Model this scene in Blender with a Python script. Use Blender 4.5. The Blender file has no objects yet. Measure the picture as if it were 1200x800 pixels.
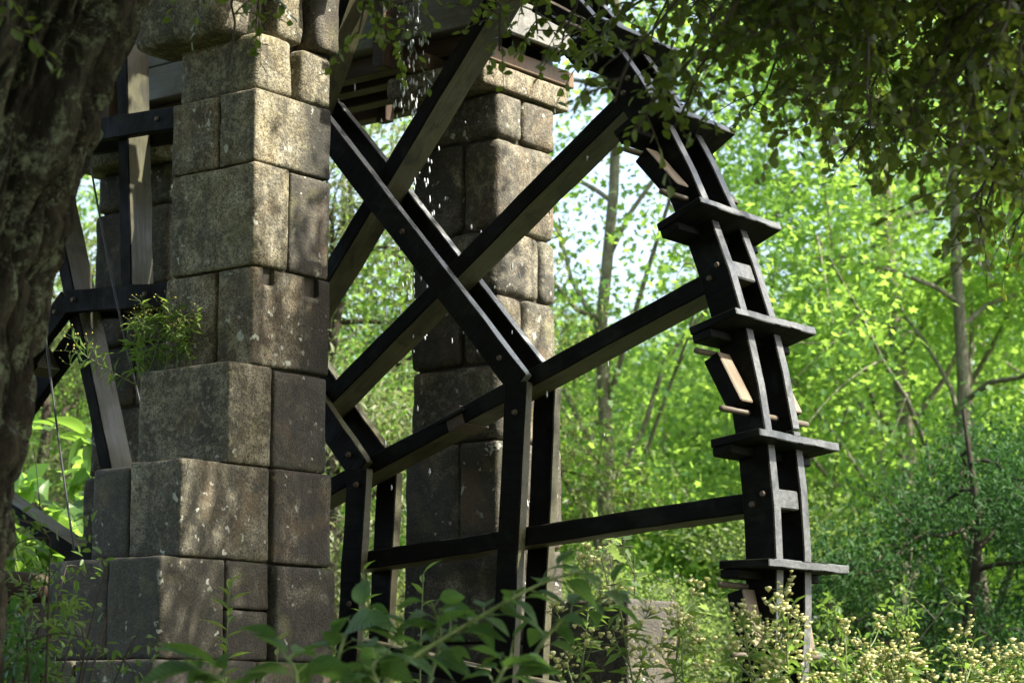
import bpy, bmesh, math, random
import numpy as np
from mathutils import Vector, Matrix
R_ = math.radians
random.seed(7)
rng = np.random.default_rng(7)
scene = bpy.context.scene
col = scene.collection

# ------------------------------------------------------------------ camera
PITCH, HEAD = 9.407, 37.933
CAM = Vector((8.952, -8.292, 1.5))
RGT = Vector((math.cos(R_(HEAD)), math.sin(R_(HEAD)), 0))
FWD = Vector((-math.sin(R_(HEAD)), math.cos(R_(HEAD)), 0))
cd = bpy.data.cameras.new('camera'); cam = bpy.data.objects.new('camera', cd); col.objects.link(cam)
cam.location = CAM; cam.rotation_euler = (R_(90 + PITCH), 0, R_(HEAD))
cd.sensor_width = 36; cd.lens = 78.96; cd.clip_end = 2000; cd.clip_start = .05
cd.dof.use_dof = True; cd.dof.focus_distance = 10.2; cd.dof.aperture_fstop = 3.6
scene.camera = cam
# ------------------------------------------------------------------ sky and sun
SUN_EL = 50
sd = RGT * .93 - FWD * .36; sd.normalize()
SUN = Vector((sd.x * math.cos(R_(SUN_EL)), sd.y * math.cos(R_(SUN_EL)), math.sin(R_(SUN_EL))))
w = bpy.data.worlds.new('World'); scene.world = w; w.use_nodes = True
nt = w.node_tree; bg = nt.nodes['Background']
sk = nt.nodes.new('ShaderNodeTexSky'); sk.sky_type = 'NISHITA'; sk.sun_disc = False
sk.sun_elevation = R_(SUN_EL); sk.sun_rotation = math.atan2(SUN.x, SUN.y); sk.dust_density = 4.0; sk.air_density = 1.0; sk.altitude = 50
veil = nt.nodes.new('ShaderNodeMix'); veil.data_type = 'RGBA'; veil.blend_type = 'ADD'; veil.inputs[0].default_value = 1   # thin white summer haze over the whole sky
nt.links.new(sk.outputs[0], veil.inputs[6]); veil.inputs[7].default_value = (.8, .82, .85, 1)
nt.links.new(veil.outputs[2], bg.inputs[0]); bg.inputs[1].default_value = .13
sl = bpy.data.lights.new('sun', 'SUN'); sl.energy = 5.0; sl.angle = R_(.5); sl.color = (1, .94, .82)
so = bpy.data.objects.new('sun', sl); col.objects.link(so); so.rotation_euler = SUN.to_track_quat('Z', 'Y').to_euler(); so.location = (10, 5, 30)
scene.view_settings.view_transform = 'Standard'; scene.view_settings.look = 'None'
scene.view_settings.exposure = 1.7; scene.view_settings.gamma = 1
cy = scene.cycles
cy.use_denoising = True; cy.max_bounces = 8; cy.diffuse_bounces = 3; cy.glossy_bounces = 3; cy.transmission_bounces = 6; cy.transparent_max_bounces = 6
cy.sample_clamp_indirect = 6; cy.caustics_reflective = False; cy.caustics_refractive = False

HZ = 2.1234          # axle height above the bank
WR = 4.0             # wheel radius

def vp(lat, depth, z=0.0):
    p = CAM + RGT * lat + FWD * depth
    return Vector((p.x, p.y, z))

# ------------------------------------------------------------------ object helpers
def link(name, me, mats=None, parent=None, loc=None, rot=None):
    o = bpy.data.objects.new(name, me); col.objects.link(o)
    if mats is not None and me is not None and not me.materials:
        for m in (mats if isinstance(mats, (list, tuple)) else [mats]): me.materials.append(m)
    if parent is not None: o.parent = parent
    if loc is not None: o.location = loc
    if rot is not None: o.rotation_euler = rot
    return o
def tag(o, label=None, cat=None, group=None, kind=None):
    if label: o['label'] = label
    if cat: o['category'] = cat
    if group: o['group'] = group
    if kind: o['kind'] = kind
    return o
def empty(name, loc, rz=0, label=None, cat=None, group=None):
    o = bpy.data.objects.new(name, None); col.objects.link(o); o.location = loc; o.rotation_euler = (0, 0, rz)
    o.empty_display_size = .2
    return tag(o, label, cat, group)
def copy_tree(o, parent=None):
    c = o.copy(); col.objects.link(c)
    if parent is not None: c.parent = parent
    for ch in list(o.children): copy_tree(ch, c)
    return c
def np_mesh(name, V, F, smooth=False, attr=None):
    """V (n,3), F (m,k) of one polygon size"""
    V = np.asarray(V, np.float32); F = np.asarray(F, np.int32); k = F.shape[1]
    me = bpy.data.meshes.new(name)
    me.vertices.add(len(V)); me.vertices.foreach_set('co', V.ravel())
    me.loops.add(F.size); me.loops.foreach_set('vertex_index', F.ravel())
    me.polygons.add(len(F)); me.polygons.foreach_set('loop_start', np.arange(0, F.size, k, dtype=np.int32))
    me.polygons.foreach_set('loop_total', np.full(len(F), k, np.int32))
    if smooth: me.polygons.foreach_set('use_smooth', np.ones(len(F), bool))
    me.update(calc_edges=True)
    if attr is not None:
        a = me.attributes.new('rnd', 'FLOAT', 'POINT'); a.data.foreach_set('value', np.asarray(attr, np.float32))
    return me
def bm_mesh(name, bm, smooth=False):
    me = bpy.data.meshes.new(name); bm.to_mesh(me); bm.free()
    if smooth: me.polygons.foreach_set('use_smooth', [True] * len(me.polygons))
    return me
def box_bm(x0, x1, y0, y1, z0, z1, bev=.005, bm=None):
    b2 = bmesh.new(); bmesh.ops.create_cube(b2, size=1)
    for v in b2.verts: v.co = Vector(((x0 + x1) / 2 + v.co.x * (x1 - x0), (y0 + y1) / 2 + v.co.y * (y1 - y0), (z0 + z1) / 2 + v.co.z * (z1 - z0)))
    if bev: bmesh.ops.bevel(b2, geom=list(b2.edges), offset=bev, segments=1, affect='EDGES')
    if bm is None: return b2
    me = bpy.data.meshes.new('t'); b2.to_mesh(me); b2.free(); bm.from_mesh(me); bpy.data.meshes.remove(me)
    return bm
# value noise (for displaced meshes)
_tab = rng.random((64, 64, 64)).astype(np.float32)
def vnoise(P):
    P = np.asarray(P, float); i = np.floor(P).astype(int); f = P - i; f = f * f * (3 - 2 * f); r = 0
    for dx in (0, 1):
        for dy in (0, 1):
            for dz in (0, 1):
                wgt = (f[:, 0] if dx else 1 - f[:, 0]) * (f[:, 1] if dy else 1 - f[:, 1]) * (f[:, 2] if dz else 1 - f[:, 2])
                r = r + wgt * _tab[(i[:, 0] + dx) % 64, (i[:, 1] + dy) % 64, (i[:, 2] + dz) % 64]
    return r
def fbm(P, o=4):
    a, s, r = .5, 1.0, 0
    for k in range(o): r = r + a * vnoise(np.asarray(P) * s + 17.3 * k); a *= .5; s *= 2.03
    return r

def rough(bm, axis, cuts=14, amp=.0028, seed=1.0):
    """cut a beam along its length and disturb it a little: old hand-hewn timber"""
    ed = [e for e in bm.edges if abs((e.verts[1].co - e.verts[0].co)[axis]) > .75 * max(1e-6, (e.verts[1].co - e.verts[0].co).length) and e.calc_length() > .3]
    bmesh.ops.subdivide_edges(bm, edges=ed, cuts=cuts)
    P = np.array([v.co[:] for v in bm.verts]); Q = P.copy(); Q[:, axis] *= .6
    for c in range(3):
        d = (fbm(Q * 9 + seed * 7.7 + c * 31, 2) - .375) * 4 * amp + (fbm(P * 40 + seed + c * 13, 1) - .25) * 2 * amp
        P[:, c] += d * (0 if c == axis else 1)
    for v, p in zip(bm.verts, P): v.co = p
    return bm
def tube(pts, radii, sides=6, cap=True):
    """returns V,F(quads) numpy for a tube along a polyline"""
    P = np.asarray(pts, float); r = np.asarray(radii, float); n = len(P)
    T = np.gradient(P, axis=0); T /= np.linalg.norm(T, axis=1)[:, None] + 1e-9
    up = np.tile([0, 0, 1.0], (n, 1)); up[np.abs(T[:, 2]) > .9] = [1, 0, 0]
    A = np.cross(T, up); A /= np.linalg.norm(A, axis=1)[:, None] + 1e-9
    for i in range(1, n):
        a = A[i - 1] - T[i] * (A[i - 1] @ T[i]); A[i] = a / (np.linalg.norm(a) + 1e-9)
    B = np.cross(T, A)
    th = np.arange(sides) * 2 * np.pi / sides
    V = P[:, None, :] + r[:, None, None] * (np.cos(th)[None, :, None] * A[:, None, :] + np.sin(th)[None, :, None] * B[:, None, :])
    V = V.reshape(-1, 3)
    i = np.arange(n - 1)[:, None] * sides; j = np.arange(sides)[None, :]; j2 = (j + 1) % sides
    F = np.stack([i + j, i + j2, i + sides + j2, i + sides + j], -1).reshape(-1, 4)
    return V, F
class Acc:
    def __init__(s): s.V = []; s.F = []; s.A = []; s.n = 0
    def add(s, V, F, a=None):
        s.V.append(np.asarray(V)); s.F.append(np.asarray(F) + s.n); s.n += len(V)
        s.A.append(np.full(len(V), .5) if a is None else a)
    def tube(s, pts, radii, sides=6): s.add(*tube(pts, radii, sides))
    def mesh(s, name, smooth=True):
        return np_mesh(name, np.concatenate(s.V), np.concatenate(s.F), smooth, np.concatenate(s.A))

# ------------------------------------------------------------------ materials
def newmat(name):
    m = bpy.data.materials.new(name); m.use_nodes = True; t = m.node_tree; t.nodes.clear()
    out = t.nodes.new('ShaderNodeOutputMaterial'); return m, t, out
def N(t, typ, **kw):
    n = t.nodes.new(typ)
    for k, v in kw.items():
        if k.startswith('i_'):
            key = k[2:]; key = int(key) if key.isdigit() else key.replace('_', ' ')
            n.inputs[key].default_value = v
        else: setattr(n, k, v)
    return n
def ramp(t, fac, stops, interp='LINEAR'):
    r = t.nodes.new('ShaderNodeValToRGB'); r.color_ramp.interpolation = interp
    e = r.color_ramp.elements
    while len(e) < len(stops): e.new(.5)
    for k, (p, c) in enumerate(stops):
        e[k].position = p; e[k].color = (*c, 1) if len(c) == 3 else (c[0],) * 3 + (1,)
    t.links.new(fac, r.inputs[0]); return r.outputs[0]
def mixc(t, fac, a, b, mode='MIX'):
    m = t.nodes.new('ShaderNodeMix'); m.data_type = 'RGBA'; m.blend_type = mode
    for s, v in ((0, fac), (6, a), (7, b)):
        if hasattr(v, 'node'): t.links.new(v, m.inputs[s])
        elif isinstance(v, (int, float)): m.inputs[s].default_value = v
        else: m.inputs[s].default_value = (*v, 1)
    return m.outputs[2]
def coords(t, kind='Object', scale=(1, 1, 1), rand=True):
    tc = N(t, 'ShaderNodeTexCoord'); mp = N(t, 'ShaderNodeMapping'); mp.inputs['Scale'].default_value = scale
    t.links.new(tc.outputs[kind], mp.inputs[0])
    if rand:
        oi = N(t, 'ShaderNodeObjectInfo'); sc = N(t, 'ShaderNodeVectorMath', operation='SCALE'); sc.inputs[3].default_value = 37.0
        cb = N(t, 'ShaderNodeCombineXYZ')
        for k in range(3): t.links.new(oi.outputs['Random'], cb.inputs[k])
        t.links.new(cb.outputs[0], sc.inputs[0]); t.links.new(sc.outputs[0], mp.inputs['Location'])
    return mp.outputs[0]
def noise(t, vec, scale, detail=4, rough=.55, dist=0):
    n = N(t, 'ShaderNodeTexNoise'); t.links.new(vec, n.inputs['Vector'])
    n.inputs['Scale'].default_value = scale; n.inputs['Detail'].default_value = detail; n.inputs['Roughness'].default_value = rough; n.inputs['Distortion'].default_value = dist
    return n.outputs['Fac']
def bump(t, h, strength=.5, dist=.01, prev=None):
    b = N(t, 'ShaderNodeBump'); b.inputs['Strength'].default_value = strength; b.inputs['Distance'].default_value = dist
    t.links.new(h, b.inputs['Height'])
    if prev is not None: t.links.new(prev, b.inputs['Normal'])
    return b.outputs[0]
def princ(t, out, base, rough=.7, normal=None, spec=.4):
    p = N(t, 'ShaderNodeBsdfPrincipled')
    for k, v in (('Base Color', base), ('Roughness', rough), ('Normal', normal), ('Specular IOR Level', spec)):
        if v is None: continue
        if hasattr(v, 'node'): t.links.new(v, p.inputs[k])
        elif k == 'Base Color': p.inputs[k].default_value = (*v, 1)
        else: p.inputs[k].default_value = v
    if out is not None: t.links.new(p.outputs[0], out.inputs[0])
    return p

def mat_granite(name, dark=0.0, splash_shade=False):
    m, t, out = newmat(name)
    v = coords(t)
    big = noise(t, v, 2.2, 3, .5); mid = noise(t, v, 9, 5, .6, .3); fine = noise(t, v, 95, 3, .7)
    vo = N(t, 'ShaderNodeTexVoronoi'); t.links.new(v, vo.inputs['Vector']); vo.inputs['Scale'].default_value = 120
    oi = N(t, 'ShaderNodeObjectInfo')
    base = ramp(t, oi.outputs['Random'], [(0, (.23, .195, .11)), (.25, (.19, .17, .11)), (.5, (.25, .175, .09)), (.75, (.18, .165, .115)), (1, (.22, .185, .095))])
    c = mixc(t, big, base, (.085, .072, .05))
    c = mixc(t, ramp(t, mid, [(.42, (0,)), (.72, (.9,))]), c, (.30, .28, .21))
    sp = ramp(t, fine, [(.36, (0.2,)), (.5, (1,)), (.64, (1.9,))])
    c = mixc(t, .85, c, sp, 'MULTIPLY')
    # black algae / damp stains; dark spreads them, which also stands in for shade
    st = ramp(t, noise(t, v, 3.6, 6, .65, .6), [(.42 - dark * .2, (0,)), (.60 - dark * .2, (1,))])
    c = mixc(t, mixc(t, .6 + dark * .3, (0, 0, 0), st), c, (.022, .021, .017))
    vs = coords(t, scale=(1, 1, .12)); c = mixc(t, ramp(t, noise(t, vs, 9, 4, .6), [(.5, (0,)), (.68, (.7,))]), c, (.03, .029, .021))
    c = mixc(t, ramp(t, noise(t, v, 28, 4, .65), [(.52, (0,)), (.66, (.55 * max(.1, 1 - 1.15 * max(0, dark)),))]), c, (.36, .33, .22))
    # ochre and moss tints
    c = mixc(t, ramp(t, noise(t, v, 5.1, 4, .6), [(.56, (0,)), (.72, (.45,))]), c, (.13, .13, .05))
    c = mixc(t, ramp(t, noise(t, v, 2.6, 5, .6, .4), [(.58, (0,)), (.72, (.4,))]), c, (.20, .125, .055))
    if splash_shade:        # damp slime and painted shade, darker towards the wheel side
        tc = N(t, 'ShaderNodeTexCoord'); sp_ = N(t, 'ShaderNodeSeparateXYZ'); t.links.new(tc.outputs['Object'], sp_.inputs[0])
        nn = N(t, 'ShaderNodeMath', operation='MULTIPLY_ADD'); t.links.new(noise(t, v, 6, 5, .65), nn.inputs[0]); nn.inputs[1].default_value = .45; t.links.new(sp_.outputs[1], nn.inputs[2])
        c = mixc(t, ramp(t, nn.outputs[0], [(.17, (0,)), (.36, (.88,))]), c, (.018, .018, .014))
    # pale lichen spots
    l1 = ramp(t, noise(t, v, 21, 2, .55, .12), [(.64, (0,)), (.69, (1,))])
    l2 = ramp(t, noise(t, v, 3.0, 2, .5), [(.5, (0,)), (.6, (1,))])
    c = mixc(t, mixc(t, 1.0, l1, l2, 'MULTIPLY'), c, (.42, .43, .36))
    n1 = bump(t, mid, .35, .02); n2 = bump(t, fine, .9, .006, n1); n3 = bump(t, vo.outputs['Distance'], .35, .004, n2)
    princ(t, out, c, .82 - dark * .2, n3, .35)
    return m
def mat_wood(name, c0, c1, rough=.55, axis=0, bumpk=.5, knots=None, spec=.45):
    m, t, out = newmat(name)
    sc = [22, 22, 22]; sc[axis] = 1.6
    v = coords(t, scale=tuple(sc)); v2 = coords(t)
    g = noise(t, v, 2.4, 6, .65, .4); b = noise(t, v2, 3.5, 4, .6)
    c = mixc(t, ramp(t, g, [(.3, (0,)), (.7, (1,))]), c0, c1)
    c = mixc(t, ramp(t, b, [(.35, (.6,)), (.7, (0,))]), c, tuple(x * .45 for x in c0))
    if knots: c = mixc(t, ramp(t, noise(t, v2, 6, 4, .6, .5), [(.52, (0,)), (.66, (.8,))]), c, knots)
    rg = ramp(t, b, [(.3, (max(.15, rough - .2),)), (.7, (min(1, rough + .2),))])
    p = princ(t, out, c, .5, bump(t, g, bumpk, .004), spec); t.links.new(rg, p.inputs['Roughness'])
    return m
def mat_leaf(name, stops, trans, tw=.5, rough=.45, spec=.35, tcol=1.0):
    m, t, out = newmat(name)
    a = N(t, 'ShaderNodeAttribute', attribute_name='rnd')
    oi = N(t, 'ShaderNodeObjectInfo')
    ad = N(t, 'ShaderNodeMath', operation='MULTIPLY_ADD'); t.links.new(oi.outputs['Random'], ad.inputs[0]); ad.inputs[1].default_value = .35; t.links.new(a.outputs['Fac'], ad.inputs[2])
    wr = N(t, 'ShaderNodeMath', operation='FRACT'); t.links.new(ad.outputs[0], wr.inputs[0])
    c = ramp(t, wr.outputs[0], stops)
    p = princ(t, None, c, rough, None, spec)
    tr = N(t, 'ShaderNodeBsdfTranslucent'); ct = mixc(t, .8, c, trans); t.links.new(ct, tr.inputs[0])
    mx = N(t, 'ShaderNodeMixShader'); mx.inputs[0].default_value = tw
    t.links.new(p.outputs[0], mx.inputs[1]); t.links.new(tr.outputs[0], mx.inputs[2]); t.links.new(mx.outputs[0], out.inputs[0])
    return m
def mat_bark(name, c0, c1, lichen=None, scale=1.0, amt=.5, stretch=.25, plates=False):
    m, t, out = newmat(name)
    v = coords(t, scale=(scale, scale, scale * stretch), rand=False); v2 = coords(t, rand=False)
    g = noise(t, v, 14, 6, .65, .5)
    c = mixc(t, ramp(t, g, [(.32, (0,)), (.68, (1,))]), c0, c1)
    if plates:
        at = N(t, 'ShaderNodeAttribute', attribute_name='rnd'); c = mixc(t, ramp(t, at.outputs['Fac'], [(.35, (.75,)), (.85, (0,))]), c, c0)
    if lichen:
        l = ramp(t, noise(t, v2, 6.5, 6, .7, .6), [(.62 - amt * .2, (0,)), (.70 - amt * .2, (1,))])
        l2 = ramp(t, noise(t, v2, 38, 4, .75), [(.44, (0,)), (.56, (1,))])
        c = mixc(t, mixc(t, 1.0, l, l2, 'MULTIPLY'), c, lichen)
    g2 = noise(t, v2, 55, 5, .7)
    princ(t, out, c, .9, bump(t, g2, .9, .012, bump(t, g, 1.0, .03)), .2)
    return m
def mat_plain(name, c, rough=.6, metal=0, spec=.4, nscale=None):
    m, t, out = newmat(name)
    base = c
    if nscale:
        v = coords(t); base = mixc(t, noise(t, v, nscale, 4, .6), tuple(x * .6 for x in c), tuple(min(1, x * 1.3) for x in c))
    p = princ(t, out, base, rough, None, spec); p.inputs['Metallic'].default_value = metal
    return m

M = {}
M['granite'] = mat_granite('granite', 0)
M['granite_damp_shade'] = mat_granite('granite_damp_shade', .75)  # damp stone; shade on some pillar blocks is put into this colour too
M['granite_splash_shade'] = mat_granite('granite_splash_shade', .1, True)
M['granite_lower'] = mat_granite('granite_lower', .4)
M['granite_pale'] = mat_granite('granite_pale', -.35)
M['core'] = mat_plain('rubble_mortar', (.05, .045, .035), .95, nscale=8)
M['tar'] = mat_wood('tarred_wood', (.0035, .0037, .003), (.010, .0095, .007), .65, spec=.08, knots=(.014, .0155, .011), bumpk=.9)
M['edge'] = mat_wood('grey_edge_wood', (.055, .058, .055), (.165, .172, .17), .42, knots=(.022, .022, .018), bumpk=.9)  # paler grey for outward faces of rims, spoke ends and paddles
M['wet_shine'] = mat_wood('wet_shine_wood', (.18, .19, .19), (.40, .415, .42), .3, knots=(.03, .03, .025), bumpk=.9)  # sun and sky shine on damp beams put into a pale base colour
M['olive'] = mat_wood('algae_wood', (.05, .048, .022), (.105, .10, .05), .6, knots=(.016, .016, .009), bumpk=.9)
M['pale'] = mat_wood('pale_raw_wood', (.13, .10, .065), (.27, .215, .14), .6, axis=2)
M['pegwood'] = mat_wood('peg_wood', (.07, .055, .035), (.15, .12, .08), .6, axis=1)
M['brown'] = mat_wood('brown_timber', (.12, .078, .042), (.21, .14, .08), .65)
M['brown_dark'] = mat_wood('old_dark_timber', (.045, .028, .016), (.09, .055, .03), .65)
M['greyplank'] = mat_wood('grey_plank', (.13, .13, .115), (.26, .255, .225), .6, knots=(.09, .085, .07))
M['iron'] = mat_plain('iron', (.28, .27, .25), .45, .9, nscale=30)
M['rust'] = mat_plain('rusty_iron', (.10, .075, .055), .6, .4, nscale=40)
M['cable'] = mat_plain('steel_cable', (.05, .05, .05), .5, .5)

# ------------------------------------------------------------------ ground, channel, water
def build_ground():
    n = 160
    def axis(lo, hi, fine0, fine1):
        a = np.concatenate([np.linspace(lo, fine0, 24)[:-1], np.linspace(fine0, fine1, 110), np.linspace(fine1, hi, 24)[1:]]); return a
    xs = axis(-400, 400, -9, 13); ys = axis(-400, 400, -13, 9)
    X, Y = np.meshgrid(xs, ys); P = np.stack([X.ravel(), Y.ravel(), np.zeros(X.size)], 1)
    z = (fbm(P * .35 + 5) - .5) * .35 + (fbm(P * 2.1) - .5) * .06
    # mill race under the wheel, along the wheel plane
    d = np.abs(P[:, 1]); inch = np.clip((.62 - d) / .25, 0, 1) * np.clip((7.5 - np.abs(P[:, 0])) / 1.0, 0, 1)
    z = z * (1 - inch) - 2.6 * inch
    # river behind the wheel
    far = np.clip((P[:, 1] - 3.0) / 1.5, 0, 1) * np.clip((11 - P[:, 1]) / 2.5, 0, 1); z = z - 1.5 * far
    P[:, 2] = z
    nx, ny = len(xs), len(ys); i = np.arange(ny - 1)[:, None] * nx; j = np.arange(nx - 1)[None, :]
    F = np.stack([i + j, i + j + 1, i + nx + j + 1, i + nx + j], -1).reshape(-1, 4)
    m, t, out = newmat('earth'); v = coords(t, rand=False)
    a = noise(t, v, 1.3, 6, .65); b = noise(t, v, 18, 4, .7)
    c = ramp(t, a, [(.35, (.045, .035, .02)), (.5, (.06, .075, .022)), (.65, (.09, .11, .035))])
    c = mixc(t, .6, c, ramp(t, b, [(.3, (.4,)), (.7, (1.3,))]), 'MULTIPLY')
    princ(t, out, c, .95, bump(t, b, .8, .03), .2)
    tag(link('ground', np_mesh('ground', P, F, True), m), kind='structure')
    mw, t, out = newmat('water'); v = coords(t, rand=False)
    p = princ(t, out, (.012, .02, .012), .08, bump(t, noise(t, v, 9, 3, .5), .25, .02), .5)
    V = [(-7.2, -.55, -1.15), (7.2, -.55, -1.15), (7.2, .55, -1.15), (-7.2, .55, -1.15), (-200, 3.4, -.75), (200, 3.4, -.75), (200, 10.3, -.75), (-200, 10.3, -.75)]
    tag(link('water', np_mesh('water', V, [[0, 1, 2, 3], [4, 5, 6, 7]]), mw), kind='structure')
build_ground()

# ------------------------------------------------------------------ stone pillars
def stone_mesh(dx, dy, dz, r=.02, n=12, amp=.01, seed=0):
    bm = bmesh.new(); bmesh.ops.create_cube(bm, size=2)
    bmesh.ops.subdivide_edges(bm, edges=list(bm.edges), cuts=n - 1, use_grid_fill=True)
    V = np.array([v.co[:] for v in bm.verts]); h = np.array([dx, dy, dz]) / 2
    k = (V + 1) / 2 * n; g = np.zeros_like(V)
    for c in range(3):                                                  # rows crowd at the arrises so that the faces stay flat
        q = r / h[c]; xp = [0, 1, 2] + list(range(3, n - 2)) + [n - 2, n - 1, n]
        inner = np.linspace(-1 + q * 1.15, 1 - q * 1.15, n - 3)
        fp = [-1, -1 + q * .42] + list(inner) + [1 - q * .42, 1]
        g[:, c] = np.interp(k[:, c], xp, fp)
    P = g * h
    rv = r * np.clip(.35 + 1.5 * fbm(P * 9 + seed * 2.3, 2), .35, 1.6)[:, None]          # worn, chipped edge radius
    inner = np.clip(P, -(h - rv), h - rv); d = P - inner; L = np.linalg.norm(d, axis=1)[:, None]
    P = inner + np.where(L > 1e-9, d / np.maximum(L, 1e-9) * np.minimum(L, rv), 0)
    big = (np.abs(g) >= .999).astype(float); nrm = np.sign(V) * big; nl = np.linalg.norm(nrm, axis=1)[:, None]; nrm = nrm / np.maximum(nl, 1e-6)
    kk = (fbm(P * 5 + seed * 3.71, 3) - .45) * 1.5 * amp + (fbm(P * 26 + seed * 1.7, 2) - .4) * amp * .45
    P = P + nrm * kk[:, None]
    for v, p in zip(bm.verts, P): v.co = p
    return bm_mesh('stone_block', bm, True)
_sid = [0]
def stone(parent, x0, x1, y0, y1, z0, z1, mat='granite', gap=.0035, r=.018, name='stone_block'):
    _sid[0] += 1; g = gap; j = lambda: random.uniform(-.004, .004)
    dx, dy, dz = x1 - x0 - 2 * g, y1 - y0 - 2 * g, z1 - z0 - 2 * g * .6
    me = stone_mesh(dx, dy, dz, min(r, dx / 3, dy / 3, dz / 3), 12, .010, _sid[0])
    o = link(name, me, M[mat], parent, ((x0 + x1) / 2 + j() - parent.location.x, (y0 + y1) / 2 + j() - parent.location.y, (z0 + z1) / 2 - parent.location.z))
    o.rotation_euler = (0, 0, random.uniform(-.006, .006))
    return o
def core(parent, x0, x1, y0, y1, z0, z1):
    bm = box_bm(x0, x1, y0, y1, z0, z1, 0)
    o = link('mortar_core', bm_mesh('core', bm), M['core'], parent); o.location = -parent.location
    return o

def near_pillar():
    p = empty('stone_pillar', (1.45, -.75, 0), 0, 'sunlit granite block pillar with socket notches standing in front of the wheel', 'pillar', 'granite pillars of the wheel')
    H = HZ; X0, X1, Y0, Y1 = 1.166, 1.737, -.985, -.45
    def S(x0, x1, y0, y1, z0, z1, m='granite', **k): return stone(p, x0, x1, y0, y1, z0 + H, z1 + H, m, **k)
    # buried and hidden lower courses
    for z0, z1, e in ((-2.6, -2.05, .22), (-2.05, -1.5, .18), (-1.5, -.95, .12), (-.95, -.39, .06)):
        S(.9 - e, 1.35, -1.6 - e, -1.02, z0, z1, 'granite_damp_shade'); S(1.35, 1.83 + e * .4, -1.6 - e, -1.02, z0, z1, 'granite_damp_shade')
        S(.9 - e, 1.4, -1.02, Y1, z0, z1, 'granite_damp_shade'); S(1.4, 1.83 + e * .4, -1.02, Y1, z0, z1, 'granite_damp_shade')
    # course at -.39 .. .06
    S(.99, 1.40, -1.52, -1.12, -.39, .06, 'granite_damp_shade'); S(1.40, 1.745, -1.52, -1.12, -.39, .06, 'granite_damp_shade')
    S(1.25, 1.745, -1.115, -.835, -.16, .06, 'granite_damp_shade'); S(1.25, 1.74, -1.115, -.835, -.39, -.16, 'granite_damp_shade')
    S(1.25, 1.775, -.83, -.43, -.39, .05, 'granite_damp_shade'); S(.95, 1.25, -1.12, -.43, -.39, .05, 'granite_damp_shade')
    # .06 .. .49
    S(1.15, 1.40, -1.41, -1.0, .06, .48, 'granite_damp_shade'); S(1.405, 1.745, -1.41, -.845, .06, .495, 'granite_lower'); S(1.35, 1.755, -.84, -.445, .055, .495, 'granite_damp_shade')
    S(1.1, 1.4, -1.0, -.445, .06, .48, 'granite_damp_shade')
    # .49 .. .97
    S(1.13, 1.742, -1.12, -.835, .495, .965); S(1.13, 1.744, -.83, -.46, .495, .955, 'granite_damp_shade')  # wheel-side block darker: damp plus painted shade
    # .97 .. 1.43 with two sockets cut in the top arris
    S(X0 - .01, 1.49, Y0, -.62, .97, 1.425, 'granite'); S(X0, 1.42, -.615, Y1, .97, 1.425)
    nb = S(1.495, X1, Y0, Y1, .965, 1.43, 'granite_splash_shade')
    cut = bmesh.new()
    for (ya, yb, d) in ((-.915, -.835, .085), (-.635, -.535, .10)):
        box_bm(X1 - .16, X1 + .1, ya, yb, H + 1.43 - d, H + 1.55, .012, cut)
    co = link('cutter', bm_mesh('cutter', cut), M['granite'])
    md = nb.modifiers.new('b', 'BOOLEAN'); md.object = co; md.operation = 'DIFFERENCE'; md.solver = 'EXACT'
    bpy.context.view_layer.update()
    me2 = bpy.data.meshes.new_from_object(nb.evaluated_get(bpy.context.evaluated_depsgraph_get()))
    nb.modifiers.clear(); nb.data = me2; bpy.data.objects.remove(co)
    # 1.43 .. 1.93
    S(X0 + .004, X1, Y0, -.745, 1.43, 1.925); S(X0, X1 - .002, -.742, Y1 - .005, 1.43, 1.915, 'granite_damp_shade')
    # 1.93 .. 2.28
    S(X0 + .006, 1.487, Y0, Y1, 1.925, 2.28); S(1.49, X1 - .003, Y0, Y1, 1.925, 2.28, 'granite_splash_shade')
    # 2.28 .. 2.56
    S(1.175, X1 - .02, Y0 + .03, -.70, 2.28, 2.57, 'granite', r=.035); S(1.175, X1 - .01, -.665, Y1 + .01, 2.28, 2.55, 'granite', r=.035)
    # overhanging cap stones
    S(.99, 1.62, -1.12, -.80, 2.545, 2.95, 'granite', r=.07); S(1.05, 1.70, -.80, -.60, 2.56, 2.92, 'granite', r=.05); S(1.05, 1.76, -.60, -.42, 2.55, 2.93, 'granite_damp_shade', r=.05)
    core(p, X0 + .03, X1 - .035, Y0 + .035, Y1 - .03, .3 + H, 2.27 + H); core(p, X0 + .12, X1 - .14, Y0 + .16, Y1 - .12, 2.2 + H, 2.8 + H); core(p, 1.02, X1 - .03, -1.46, -.5, 0, .02 + H); core(p, 1.2, X1 - .03, -1.36, -.5, 0, .44 + H)
    return p
near_pillar()

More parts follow.
